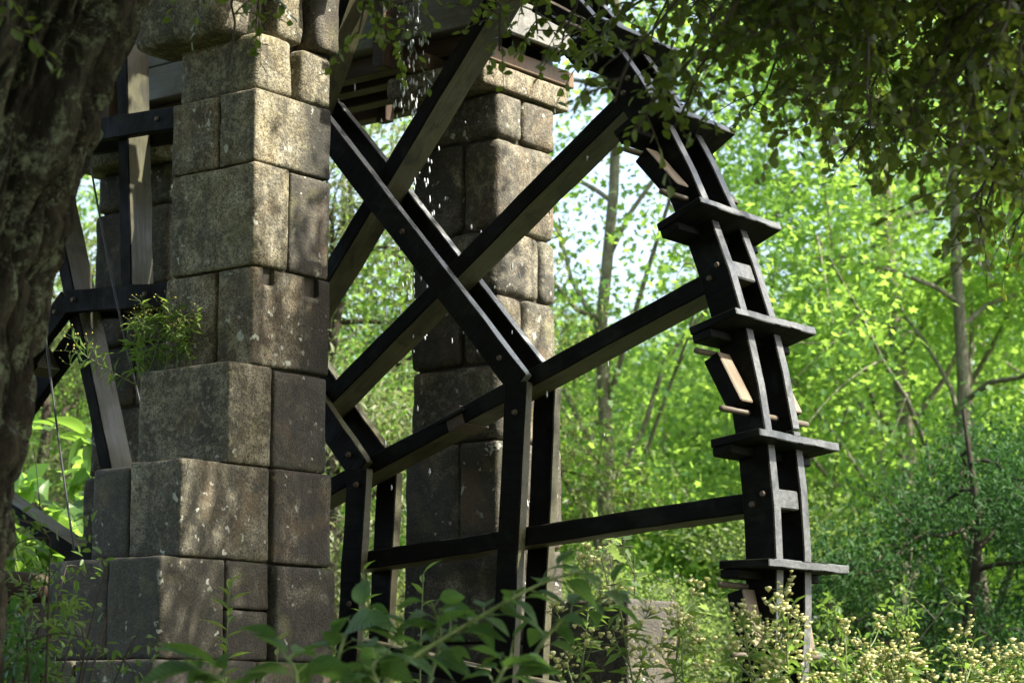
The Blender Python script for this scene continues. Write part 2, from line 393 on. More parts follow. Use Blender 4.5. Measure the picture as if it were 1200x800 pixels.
def far_pillar(x0, x1, y0, y1, label, mirror=False):
    p = empty('stone_pillar', ((x0 + x1) / 2, (y0 + y1) / 2, 0), 0, label, 'pillar', 'granite pillars of the wheel')
    H = HZ
    cs = [(-2.6, -2.1), (-2.1, -1.65), (-1.65, -1.2), (-1.2, -.75), (-.75, -.28), (-.28, .2), (.2, .73), (.73, 1.12), (1.12, 1.475), (1.475, 1.81), (1.81, 2.29), (2.29, 2.53)]
    for k, (a, b) in enumerate(cs):
        o = .0 if b > .9 else .02 * (8 - min(k, 8)) * .4 + .01
        xa, xb, ya, yb = x0 - o, x1 + o * .5, y0 - o * .3, y1 + o
        m = 'granite_damp_shade' if b < .8 else 'granite_lower'
        z0, z1 = a + H, b + H; md = (xa + xb) / 2 + .05 * (-1) ** k; mdy = (ya + yb) / 2 + (-.035 if k % 3 else .06)
        r = .04 if b > 1.0 else .03
        if k == 10:
            stone(p, xa, md, ya, yb, z0, z1, 'granite_damp_shade', r=r); stone(p, md, xb, ya, yb, z0, z1, 'granite_lower', r=.05)  # left blocks darker: damp plus the front face's shade put into the stone colour
        elif k % 2 == 0:
            stone(p, xa, md, ya, yb, z0, z1, 'granite_damp_shade' if k < 10 else m, r=r); stone(p, md, xb, ya, mdy + .0, z0, z1, m, r=r); stone(p, md, xb, mdy, yb, z0, z1, m, r=r)
        else:
            stone(p, xa, xb, ya, mdy, z0, z1, m, r=r) if k != 9 else [stone(p, xa, md, ya, mdy + .05, z0, z1, 'granite_damp_shade', r=r), stone(p, md, xb, ya, mdy + .05, z0, z1, m, r=r)]
            stone(p, xa, xb, mdy + (.05 if k == 9 else 0), yb, z0, z1, m, r=r)
    stone(p, x0 - .06, x1 + .015, y0 - .14, y1 + .10, 2.53 + H, 2.665 + H, 'granite_pale', r=.02, name='cap_stone')
    core(p, x0 + .04, x1 - .04, y0 + .04, y1 - .04, 0, 2.55 + H)
far_pillar(1.46, 2.05, .45, .95, 'granite block pillar with pale cap slab behind the wheel, beside the rim')
far_pillar(-1.0, -.36, .45, .95, 'dim granite pillar behind the wheel seen between trunk and near pillar')

# ------------------------------------------------------------------ the water wheel
D15 = R_(15); PHI = R_(4.014)
SP_T, SP_A = .085, .0855         # spoke: tangential width, axial half width
wheel = empty('water_wheel', (0, 0, HZ), 0, 'tall black timber water wheel with paddles turning between the granite pillars', 'water wheel')
def two_mat(me, a, b, test):
    me.materials.append(a); me.materials.append(b)
    for p in me.polygons: p.material_index = 1 if test(p.normal) else 0
    return me
def ry(a): return (0, -a, 0)
edge_test = lambda n: abs(n.y) < .5
me_spoke = two_mat(bm_mesh('spoke', rough(box_bm(.22, WR, -SP_A, SP_A, -SP_T / 2, SP_T / 2, .006), 0, 30)), M['tar'], M['olive'], edge_test)
me_spoke_s = two_mat(bm_mesh('spoke', rough(box_bm(1.545, WR, -SP_A, SP_A, -SP_T / 2, SP_T / 2, .006), 0, 22, .003, 2)), M['tar'], M['olive'], edge_test)
# outer end of a spoke shows as a grey block between the rims
for me_ in (me_spoke, me_spoke_s):
    me_.materials.append(M['edge'])
    for p in me_.polygons:
        if p.normal.x > .7: p.material_index = 2
me_bolt = None
def bolt_mesh():
    bm = bmesh.new(); bmesh.ops.create_cone(bm, cap_ends=True, segments=8, radius1=.016, radius2=.011, depth=.014)
    bmesh.ops.rotate(bm, cent=(0, 0, 0), matrix=Matrix.Rotation(R_(90), 3, 'X'), verts=bm.verts)
    return bm_mesh('bolt', bm)
me_bolt = bolt_mesh()
spokes = []
for k in range(24):
    o = link('spoke', me_spoke if k % 3 == 1 else me_spoke_s, None, wheel, rot=ry(PHI + k * D15)); spokes.append(o)
# rims
RI, RO, FT = .965 * WR, 1.003 * WR, .062
def arc_seg(a0, a1, r0, r1, y0, y1, n=5):
    A = np.linspace(a0, a1, n); V = []
    for a in A:
        c, s = math.cos(a), math.sin(a)
        V += [(r0 * c, y0, r0 * s), (r1 * c, y0, r1 * s), (r1 * c, y1, r1 * s), (r0 * c, y1, r0 * s)]
    F = [(0, 1, 2, 3)]
    for i in range(n - 1):
        b = i * 4; F += [(b, b + 4, b + 5, b + 1), (b + 1, b + 5, b + 6, b + 2), (b + 2, b + 6, b + 7, b + 3), (b + 3, b + 7, b + 4, b)]
    e = (n - 1) * 4; F.append((e + 3, e + 2, e + 1, e))
    bm = bmesh.new(); vs = [bm.verts.new(v) for v in V]
    for f in F: bm.faces.new([vs[i] for i in f])
    bmesh.ops.recalc_face_normals(bm, faces=list(bm.faces))
    sharp = [ed for ed in bm.edges if ed.calc_face_angle(0) > .6]
    bmesh.ops.bevel(bm, geom=sharp, offset=.005, segments=1, affect='EDGES')
    return bm
me_fell = {}
for s in (-1, 1):
    y0, y1 = (-SP_A - FT, -SP_A) if s < 0 else (SP_A, SP_A + FT)
    me_fell[s] = two_mat(bm_mesh('felloe', arc_seg(-D15 / 2 + .0009, D15 / 2 - .0009, RI, RO, y0, y1)), M['tar'], M['edge'], edge_test)
    for k in range(24):
        f = link('felloe', me_fell[s], None, wheel, rot=ry(PHI + (k + (.22 if s < 0 else -.2)) * D15 + R_(random.uniform(-.05, .05))))
    for k in range(24):
        for dr in (-.032, .032):
            a = PHI + k * D15; 
            b = link('bolt', me_bolt, M['rust'], wheel); b.rotation_euler = ry(a)
            r = (RI + RO) / 2 + dr * .9
            b.location = (r * math.cos(a) - dr * .6 * math.sin(a), s * (SP_A + FT + .005), r * math.sin(a) + dr * .6 * math.cos(a))
# paddles
pbm = rough(box_bm(.9613 * WR, 1.0226 * WR, -.332, .332, -.036, 0, .004), 1, 14, .003, 5)
me_pad = two_mat(bm_mesh('paddle', pbm), M['tar'], M['edge'], lambda n: n.x > .7)
me_pad.materials.append(M['olive'])
for p in me_pad.polygons:
    if p.normal.z < -.7: p.material_index = 0
me_cleat = two_mat(bm_mesh('paddle_cleat', box_bm(.9615 * WR, .985 * WR, -.328, .328, -.075, -.037, .004)), M['tar'], M['tar'], lambda n: False)
for k in range(24):
    for d in (-.25, .25):
        jr = R_(random.uniform(-.12, .12))
        o = link('paddle', me_pad, None, wheel, rot=(random.uniform(-.008, .008), -(PHI + (k + d) * D15 + jr), 0))
        link('paddle_cleat', me_cleat, None, o)
# buckets on pegs
me_buck = two_mat(bm_mesh('bucket', box_bm(-.042, .042, -.048, .048, -.125, .125, .005)), M['tar'], M['pale'], lambda n: n.x > .7)
me_hole = bm_mesh('bucket_mouth', box_bm(-.030, .030, -.035, .035, .118, .1262, .002))
dbm = bmesh.new(); bmesh.ops.create_cone(dbm, cap_ends=True, segments=10, radius1=.0135, radius2=.0135, depth=.70)
bmesh.ops.rotate(dbm, cent=(0, 0, 0), matrix=Matrix.Rotation(R_(90), 3, 'X'), verts=dbm.verts)
me_dow = bm_mesh('peg', dbm, True)
for k in range(24):
    a = PHI + (k + .5) * D15; rc = 3.905
    for s in (-1, 1):
        o = link('bucket', me_buck, None, wheel, (rc * math.cos(a), s * .205, rc * math.sin(a)), ry(a + R_(15 + random.uniform(-2, 2))))
        link('bucket_mouth', me_hole, M['core'], o)
    for dt, dr in ((.142, -.045), (-.142, .03)):
        rr = rc + dr
        link('peg', me_dow, M['pegwood'], wheel, (rr * math.cos(a) - dt * math.sin(a), random.uniform(-.01, .01), rr * math.sin(a) + dt * math.cos(a)), (random.uniform(-.02, .02), -a, 0))
# the two octagonal rings of paired tie beams
C0 = PHI + D15
for rad, wdt in ((2.622, .125), (1.662, .13)):
    L = rad * math.tan(math.pi / 8) * 2
    for s in (-1, 1):
        y0, y1 = (-SP_A - .056, -SP_A) if s < 0 else (SP_A, SP_A + .056)
        me = two_mat(bm_mesh('tie_beam', rough(box_bm(rad - wdt, rad, y0, y1, -L / 2 + .004, L / 2 - .03, .005), 2, 16, .003, rad + s)), M['tar'], M['olive'], edge_test)
        for p in me.polygons: p.material_index = p.material_index if p.normal.x > -.5 else 0
        me_w = me.copy(); me_w.materials[1] = M['wet_shine']
        for k in range(8):
            a = C0 + D15 * 1.5 + k * math.pi / 4
            o = link('tie_beam', me_w if (rad > 2 and k < 2) else me, None, wheel, rot=ry(a))  # upper right outer beams get the colour with painted shine
            for zz in (-.42, 0, .42):
                link('bolt', me_bolt, M['iron'], o, (rad - wdt * .45, s * (SP_A + .061), zz * L))
# iron splice plate on a spoke
spk = spokes[1]
sb = bmesh.new()
for (ya, yb, za, zb) in ((-SP_A - .008, -SP_A - .001, -SP_T / 2 - .008, SP_T / 2 + .008), (SP_A + .001, SP_A + .008, -SP_T / 2 - .008, SP_T / 2 + .008), (-SP_A - .008, SP_A + .008, SP_T / 2 + .001, SP_T / 2 + .006), (-SP_A - .008, SP_A + .008, -SP_T / 2 - .006, -SP_T / 2 - .001)):
    box_bm(2.29, 2.39, ya, yb, za, zb, .001, sb)
link('iron_sleeve', bm_mesh('iron_sleeve', sb), M['rust'], spk)
b = box_bm(2.25, 2.42, -SP_A - .030, -SP_A - .012, .004, .022, .003); link('sleeve_rod', bm_mesh('sleeve_rod', b), M['tar'], spk)
# axle, hub and bearings
bm = bmesh.new(); bmesh.ops.create_cone(bm, cap_ends=True, segments=8, radius1=.26, radius2=.26, depth=.8)
bmesh.ops.rotate(bm, cent=(0, 0, 0), matrix=Matrix.Rotation(R_(90), 3, 'X'), verts=bm.verts); link('hub', bm_mesh('hub', bm), M['tar'], wheel)
bm = bmesh.new(); bmesh.ops.create_cone(bm, cap_ends=True, segments=20, radius1=.085, radius2=.085, depth=2.5)
bmesh.ops.rotate(bm, cent=(0, 0, 0), matrix=Matrix.Rotation(R_(90), 3, 'X'), verts=bm.verts); link('axle', bm_mesh('axle', bm, True), M['brown_dark'], wheel)
for s, yc in ((-1, -.85), (1, .72)):
    bs = empty('bearing_pier', (0.08, yc, 0), 0, 'low granite bearing pier under the axle ' + ('on the near side of the wheel' if s < 0 else 'on the far side of the wheel'), 'pier')
    z = -.3
    for q in range(5): stone(bs, -.27, .43, yc - .3, yc + .3, z, z + .425, 'granite_damp_shade'); z += .425
    o = link('bearing_block', bm_mesh('bearing_block', box_bm(-.2, .36, -.16, .16, z, HZ - .088, .01)), M['brown_dark'], bs)

# ------------------------------------------------------------------ wooden flume behind the wheel
fl = empty('timber_flume', (.6, .75, HZ + 2.66), 0, 'old timber flume lying across the far pillars above the wheel', 'flume')
def plank(name, x0, x1, y0, y1, z0, z1, mat, parent=None, bev=.005):
    p = parent or fl
    cx, cyy, cz = (x0 + x1) / 2, (y0 + y1) / 2, (z0 + z1) / 2
    me = bm_mesh(name, box_bm(x0 - cx, x1 - cx, y0 - cyy, y1 - cyy, z0 - cz, z1 - cz, bev))
    return link(name, me, M[mat], p, (cx - .6, cyy - .75, cz - 2.66))
for x in (-.93, -.5, 1.56, 1.94):
    plank('cross_bearer', x, x + .13, .30, 1.08, 2.668, 2.755, 'brown')
for y, zb in ((.42, 2.757), (.62, 2.757), (.86, 2.757)):
    plank('joist', -1.6, 2.02, y, y + .10, zb, zb + .10, 'brown_dark')
for i in range(5):
    plank('floor_plank', -1.7 + .003 * i, 2.13 - .006 * (i % 2), .33 + i * .135, .33 + i * .135 + .13, 2.86, 2.885, 'brown_dark' if i % 2 else 'greyplank')
for side, y in ((0, .30), (1, 1.01)):
    for i in range(2):
        plank('side_plank', -1.72, 2.14 - i * .01, y - .018, y + .018, 2.845 + i * .2, 3.04 + i * .2, 'greyplank' if side == 0 else 'brown_dark')
for i in range(3):
    plank('end_plank', 2.142, 2.172, .25 + .0 * i, 1.06 - .02 * i, 2.80 + i * .16, 2.955 + i * .16, 'greyplank')
for x in (-1.4, -.7, .0, .7, 1.4):
    plank('stay_post', x, x + .08, .205, .278, 2.70, 3.3, 'brown_dark'); plank('stay_post', x, x + .08, 1.032, 1.10, 2.70, 3.3, 'brown_dark')
plank('long_rail', -1.8, 1.2, 1.12, 1.22, 2.76, 2.95, 'brown_dark')
# planks lying on the near pillar
f2 = empty('timber_platform', (1.3, -.75, HZ + 2.95), 0, 'brown timber platform resting on the cap of the near pillar', 'platform')
for i in range(3):
    me = bm_mesh('platform_beam', box_bm(-.55, .62, -.05, .05, -.055, .055, .006)); link('platform_beam', me, M['brown'], f2, (0, -.28 + i * .24, .03))
for i in range(4):
    me = bm_mesh('platform_board', box_bm(-.14, .14, -.45, .5, -.017, .017, .004)); link('platform_board', me, M['brown_dark'], f2, (-.42 + i * .29, 0, .105))
# hanging cables
for nm, a, bq in (('straight steel cable hanging beside the spokes', (.04, -.6, 2.6), (.7, -.6, .62)), ('loose steel cable hanging in front of the lower tie beams', (-.42, -.6, 2.6), (.12, -.6, .2))):
    A = Vector(a); B = Vector(bq); pts = [A.lerp(B, q / 10) + Vector((0, 0, -.10 * math.sin(math.pi * q / 10))) for q in range(11)]
    V, F = tube([(p.x, p.y, p.z + HZ) for p in pts], [.006] * 11, 6)
    tag(link('steel_cable', np_mesh('steel_cable', V, F, True), M['cable']), nm, 'cable')
#PLANTS
# ------------------------------------------------------------------ foliage tools
SHAPES = {
 'lobed': (np.array([(.34, 0, -.02), (0, 0, 0), (.06, .40, .05), (.30, .22, .01), (.62, .46, .0), (.60, .17, -.03), (1, 0, -.12), (.60, -.17, -.03), (.62, -.46, .0), (.30, -.22, .01), (.06, -.40, .05)]), np.array([(0, i, i % 10 + 1) for i in range(1, 11)])),
 'oval': (np.array([(0, 0, 0), (.5, 0, -.05), (1, 0, -.14), (.2, .38, .05), (.62, .40, .02), (.2, -.38, .05), (.62, -.40, .02)]), np.array([(0, 1, 3), (3, 1, 4), (4, 1, 2), (0, 5, 1), (5, 6, 1), (6, 2, 1)])),
 'lance': (np.array([(0, 0, 0), (.45, .5, .06), (1, 0, -.18), (.45, -.5, .06), (.5, 0, -.04)]), np.array([(0, 4, 1), (1, 4, 2), (0, 3, 4), (3, 2, 4)])),
}
def nrmz(a): return a / (np.linalg.norm(a, axis=-1, keepdims=True) + 1e-9)
def leaves(pos, dr, up, L, W, shape, rnd):
    S, T = SHAPES[shape]; n = len(pos)
    x = nrmz(dr); z = up - x * (x * up).sum(1, keepdims=True); z = nrmz(z); y = np.cross(z, x)
    L = np.broadcast_to(L, n)[:, None, None]; W = np.broadcast_to(W, n)[:, None, None]
    V = pos[:, None, :] + x[:, None, :] * S[None, :, 0:1] * L + y[:, None, :] * S[None, :, 1:2] * W + z[:, None, :] * S[None, :, 2:3] * L
    F = T[None] + (np.arange(n) * len(S))[:, None, None]
    return V.reshape(-1, 3), F.reshape(-1, 3), np.repeat(rnd, len(S))
def leaf_mesh(name, *a):
    V, F, A = leaves(*a); return np_mesh(name, V, F, False, A)
def bez(a, b, c, n):
    t = np.linspace(0, 1, n)[:, None]; return (1 - t) ** 2 * np.asarray(a) + 2 * t * (1 - t) * np.asarray(b) + t * t * np.asarray(c)
def sight(px, py, depth):
    lat = (px - 600) / 2632.0 * depth / math.cos(R_(PITCH)) * 1.0
    a = R_(PITCH) + math.atan((400 - py) / 2632.0)
    return vp((px - 600) / 2632.0 * depth / (math.cos(R_(PITCH)) - (400 - py) / 2632.0 * math.sin(R_(PITCH))), depth, CAM.z + depth * math.tan(a))

G = lambda a, b: (a, b)
M['leaf_plane'] = mat_leaf('plane_leaf', [(0, (.038, .106, .034)), (.35, (.062, .148, .042)), (.7, (.09, .18, .045)), (1, (.15, .225, .05))], (.44, .70, .10), .57, .5, .22)
M['leaf_willow'] = mat_leaf('willow_leaf', [(0, (.085, .11, .045)), (.5, (.10, .135, .05)), (1, (.15, .17, .07))], (.26, .33, .09), .42)
M['leaf_dark'] = mat_leaf('dark_leaf', [(0, (.014, .042, .014)), (.5, (.022, .062, .018)), (1, (.034, .08, .022))], (.06, .16, .03), .28, .6, .15)
M['leaf_yellow'] = mat_leaf('yellow_leaf', [(0, (.06, .105, .035)), (.5, (.085, .13, .042)), (1, (.12, .155, .06))], (.28, .40, .09), .5)
M['leaf_oak'] = mat_leaf('oak_leaf', [(0, (.028, .045, .012)), (.45, (.042, .066, .016)), (.8, (.065, .09, .02)), (1, (.10, .11, .024))], (.24, .32, .03), .48, .4)
M['leaf_big'] = mat_leaf('pokeweed_leaf', [(0, (.03, .075, .022)), (.5, (.04, .10, .03)), (1, (.055, .13, .035))], (.13, .30, .04), .38, .35, .5)
M['leaf_weed'] = mat_leaf('weed_leaf', [(0, (.05, .10, .025)), (.5, (.08, .14, .03)), (1, (.12, .17, .04))], (.22, .36, .05), .45)
def mat_bigleaf():
    m, t, out = newmat('veined_leaf'); tc = N(t, 'ShaderNodeTexCoord'); sp = N(t, 'ShaderNodeSeparateXYZ'); t.links.new(tc.outputs['Object'], sp.inputs[0])
    ab = N(t, 'ShaderNodeMath', operation='ABSOLUTE'); t.links.new(sp.outputs[1], ab.inputs[0])
    mid = ramp(t, ab.outputs[0], [(.006, (1,)), (.016, (0,))])
    k = N(t, 'ShaderNodeMath', operation='MULTIPLY_ADD'); t.links.new(ab.outputs[0], k.inputs[0]); k.inputs[1].default_value = -.9; t.links.new(sp.outputs[0], k.inputs[2])
    f = N(t, 'ShaderNodeMath', operation='MULTIPLY'); t.links.new(k.outputs[0], f.inputs[0]); f.inputs[1].default_value = 62.0
    sn = N(t, 'ShaderNodeMath', operation='SINE'); t.links.new(f.outputs[0], sn.inputs[0]); ve = ramp(t, sn.outputs[0], [(.90, (0,)), (1, (1,))])
    oi = N(t, 'ShaderNodeObjectInfo'); v = coords(t); n = noise(t, v, 5, 5, .65)
    c = ramp(t, oi.outputs['Random'], [(0, (.025, .062, .022)), (.4, (.036, .085, .028)), (.75, (.05, .11, .03)), (1, (.085, .135, .03))])
    c = mixc(t, ramp(t, n, [(.35, (.5,)), (.65, (0,))]), c, (.02, .045, .015))
    c = mixc(t, ramp(t, noise(t, v, 9, 3, .7), [(.68, (0,)), (.74, (.8,))]), c, (.12, .085, .03))
    c2 = mixc(t, .6, mid, ve, 'ADD'); c = mixc(t, mixc(t, .55, (0, 0, 0), c2), c, (.13, .19, .07))
    h = N(t, 'ShaderNodeMath', operation='ADD'); t.links.new(sn.outputs[0], h.inputs[0]); t.links.new(n, h.inputs[1])
    bn = bump(t, h.outputs[0], .35, .02); p = princ(t, None, c, .5, bn, .3)
    tr = N(t, 'ShaderNodeBsdfTranslucent'); t.links.new(mixc(t, .7, c, (.16, .32, .05)), tr.inputs[0])
    mx = N(t, 'ShaderNodeMixShader'); mx.inputs[0].default_value = .35; t.links.new(p.outputs[0], mx.inputs[1]); t.links.new(tr.outputs[0], mx.inputs[2]); t.links.new(mx.outputs[0], out.inputs[0])
    return m
M['leaf_veined'] = mat_bigleaf()
M['leaf_bright'] = mat_leaf('bright_weed_leaf', [(0, (.07, .13, .03)), (.5, (.10, .17, .04)), (1, (.14, .20, .05))], (.30, .46, .06), .45)
M['stem'] = mat_plain('green_stem', (.10, .14, .035), .5, nscale=20)
M['twig'] = mat_plain('brown_twig', (.045, .035, .022), .8, nscale=30)
M['flower'] = mat_leaf('cream_flower', [(0, (.40, .40, .16)), (.4, (.58, .57, .28)), (1, (.70, .69, .42))], (.66, .64, .30), .35, .8, .2)
M['yflower'] = mat_leaf('yellow_flower', [(0, (.5, .45, .10)), (1, (.6, .55, .2))], (.6, .55, .15), .3, .8, .2)
M['bark_pale'] = mat_bark('plane_bark', (.10, .095, .065), (.24, .225, .17), (.30, .30, .22), 1.0, .5, .6)
M['bark_dark'] = mat_bark('dark_bark', (.03, .025, .018), (.075, .062, .045), None, 1.0)
M['bark_oak'] = mat_bark('oak_bark', (.010, .008, .006), (.10, .085, .058), (.17, .19, .12), 2.0, .6, .4, True)

# ------------------------------------------------------------------ trees
def make_tree(seed, H, r0, crown_c, crown_r, nl, L, shape, leafmat, barkmat, nlimb=16, low=.22, spread=.34, tilt=.55, W=.95, droop=.35, nsub=5, ntw=4):
    g = np.random.default_rng(seed); wood = Acc()
    nz = 10; tz = np.linspace(0, H * .88, nz); wob = np.cumsum(g.normal(0, H * .008, (nz, 2)), 0); wob[0] = 0
    T = np.column_stack([wob, tz]); T[0, 2] = -.3
    wood.tube(T, r0 * (1 - .85 * np.linspace(0, 1, nz) ** .9) * np.where(np.arange(nz) == 0, 1.35, 1), 9)
    cen = np.array([0, 0, crown_c]); cr = np.array(crown_r); tips = []
    for i in range(nlimb):
        f = low + (.95 - low) * (i + g.random()) / nlimb; k = min(int(f * (nz - 1)), nz - 2); q = f * (nz - 1) - k
        s = T[k] * (1 - q) + T[k + 1] * q
        az = i * 2.399 + g.normal(0, .3); el = g.uniform(-.35, .5) + (f - .5) * 1.6
        d = np.array([math.cos(az) * math.cos(el), math.sin(az) * math.cos(el), math.sin(el)])
        e = cen + d * cr * g.uniform(.62, .95); 
        mid = s * .5 + e * .5 + np.array([0, 0, g.uniform(.05, .18) * H * .35])
        B = bez(s, mid, e, 8); B[1:-1] += g.normal(0, .05 * cr[0] * .3, (6, 3))
        rb = r0 * .34 * (1 - f * .45); wood.tube(B, rb * np.linspace(1, .22, 8), 6)
        for j in range(nsub):
            b0 = B[min(7, 3 + j)]; d2 = nrmz(d + g.normal(0, .75, 3)); e2 = b0 + d2 * cr * g.uniform(.18, .42)
            B2 = bez(b0, (b0 + e2) / 2 + g.normal(0, .12, 3), e2, 5); wood.tube(B2, rb * .34 * np.linspace(1, .25, 5), 4)
            for m in range(ntw):
                tips.append(B2[g.integers(1, 5)] + nrmz(g.normal(0, 1, 3)) * g.uniform(.1, .5) * spread * 2)
    tips = np.array(tips); nt_ = len(tips); per = np.clip(g.gamma(2.2, 1, nt_), .15, 6); per = (per / per.sum() * nl).astype(int)
    own = np.repeat(np.arange(nt_), per); n = len(own)
    off = g.normal(0, 1, (n, 3)) * spread * np.array([1, 1, .55]); pos = tips[own] + off
    outd = nrmz(pos - (cen - np.array([0, 0, cr[2] * .5])))
    dr = nrmz(outd * .5 + g.normal(0, .7, (n, 3)) + np.array([0, 0, -droop])); up = nrmz(np.array([0, 0, 1.0]) + g.normal(0, tilt, (n, 3)) + outd * .35)
    rnd = np.clip(g.random(nt_)[own] * .55 + g.random(n) * .45, 0, .999)
    ll = L * g.uniform(.6, 1.2, n)
    cm = leaf_mesh('crown', pos, dr, up, ll, ll * W, shape, rnd)
    wm = wood.mesh('trunk'); wm.materials.append(M[barkmat]); cm.materials.append(M[leafmat])
    return wm, cm
def place_tree(name, meshes, loc, rz, sc, label, cat='tree', group=None):
    e = empty(name, loc, rz, label, cat, group); e.scale = (sc, sc, sc)
    link('trunk', meshes[0], None, e); c = link('crown', meshes[1], None, e); c['kind'] = 'stuff'
    return e
PL = [make_tree(11, 13, .10, 7.2, (3.2, 3.2, 5.6), 18000, .084, 'lobed', 'leaf_plane', 'bark_pale', 20, .15),
      make_tree(12, 14, .13, 7.6, (3.6, 3.4, 6.0), 36000, .082, 'lobed', 'leaf_plane', 'bark_pale', 22, .14),
      make_tree(13, 12, .11, 6.4, (2.9, 3.1, 5.2), 29000, .082, 'lobed', 'leaf_plane', 'bark_pale', 18, .15),
      make_tree(14, 12, .10, 6.2, (3.2, 3.0, 5.2), 15000, .095, 'lobed', 'leaf_plane', 'bark_pale', 18, .15)]
WI = make_tree(21, 7, .12, 3.7, (2.3, 2.3, 3.2), 42000, .085, 'lance', 'leaf_willow', 'bark_dark', 20, .08, .30, .8, .32, .7)
DK = make_tree(22, 4.6, .10, 2.3, (1.7, 1.7, 2.2), 36000, .075, 'lance', 'leaf_dark', 'bark_dark', 20, .05, .22, .6, .35, .5)
YS = make_tree(23, 4.2, .07, 2.2, (1.3, 1.3, 2.0), 20000, .07, 'oval', 'leaf_yellow', 'bark_dark', 16, .06, .2, .6, .6, .3)
HB = make_tree(24, 5.6, .07, 2.9, (2.1, 2.1, 2.7), 26000, .085, 'lobed', 'leaf_plane', 'bark_pale', 20, .06)
spots = [  # lat, depth, variant, scale, label
 (0.75, 21, 0, 1.0, 'slender plane tree with pale trunk rising just beyond the far pillar'),
 (4.1, 24, 1, 1.05, 'leafy plane tree behind the paddled rim'),
 (4.75, 21, 2, 1.0, 'plane tree with leaning pale limbs beside the dark bush'),
 (-1.9, 27, 3, .95, 'bright sparse plane tree seen between the near and far pillars'),
 (6.9, 26, 0, 1.1, 'plane tree behind the second dark bush'), (-6.6, 24, 0, 1.0, 'plane tree hidden mostly by the leaning oak trunk'), (5.6, 34, 2, 1.2, None), (2.6, 37, 3, .8, None), (-4.6, 31, 3, .9, None), (9.6, 30, 1, 1.1, None)]
GT = 'plane trees beyond the river'
for i, (a, d, v, s, lb) in enumerate(spots):
    place_tree('plane_tree', PL[v], vp(a, d), i * 1.7, s, lb or 'tall plane tree standing in the green wall beyond the river', group=GT)
for i in range(7):
    a = -17 + i * 5.6; place_tree('plane_tree', PL[i % 3], vp(a + (i % 2) * .8, 44 + (i * 5 % 7)), i * 2.1, (.72 if a < 6 else 1.3) + .08 * (i % 3), 'far plane tree closing the back of the grove', group='far trees of the grove')
place_tree('willow_bush', WI, vp(-1.45, 19), .4, 1.0, 'pale olive willow bush seen through the wheel spokes', 'bush')
place_tree('willow_bush', WI, vp(-4.3, 21), 2.4, 1.0, 'pale willow bush behind the leaning trunk', 'bush')
place_tree('dark_bush', DK, vp(3.55, 17.5), 0, .95, 'dense dark blue-green bush under the plane trees', 'bush')
place_tree('dark_bush', DK, vp(5.1, 19.5), 2, 1.0, 'second dark bush behind the dense dark bush', 'bush')
place_tree('yellow_shrub', YS, vp(2.45, 19.5), 0, .8, 'light yellow-green shrub beside the dark bush', 'shrub')
place_tree('yellow_shrub', YS, vp(.95, 17), 1.5, .62, 'light yellow-green shrub behind the lowest spoke', 'shrub')
for i, (a, d, s) in enumerate([(-6.2, 30, 1.1), (-3.6, 24, .9), (-1.2, 31, 1.1), (.6, 26, .85), (2.0, 28, 1.05), (4.0, 29, 1.2), (6.2, 31, 1.3), (1.5, 38, 1.5), (4.6, 40, 1.6), (-2.6, 40, 1.5), (7.8, 38, 1.7), (-6, 40, 1.6), (.0, 46, 1.7)]):
    place_tree('hazel_bush', HB, vp(a, d), i * 1.3, s, 'round hazel bush in the undergrowth beyond the river', 'bush', 'hazel bushes beyond the river')
# unseen trees added round the viewpoint to shade the bank
CN = make_tree(31, 12, .24, 9.3, (4.6, 4.6, 2.6), 42000, .17, 'lobed', 'leaf_plane', 'bark_dark', 24, .5, .5)
for i, (a, d, s) in enumerate([(-4.0, 1.2, 1.0), (2.2, -3.2, 1.05), (-6.5, 8.5, 1.0), (-3.5, -6, 1.15), (7, -5, 1.1), (-9, 1, 1.1), (1, -10, 1.2)]):
    place_tree('plane_tree', CN, vp(a, d), i, s, 'unseen plane tree added on the near bank to shade the wheel', group='added shade trees on the near bank')

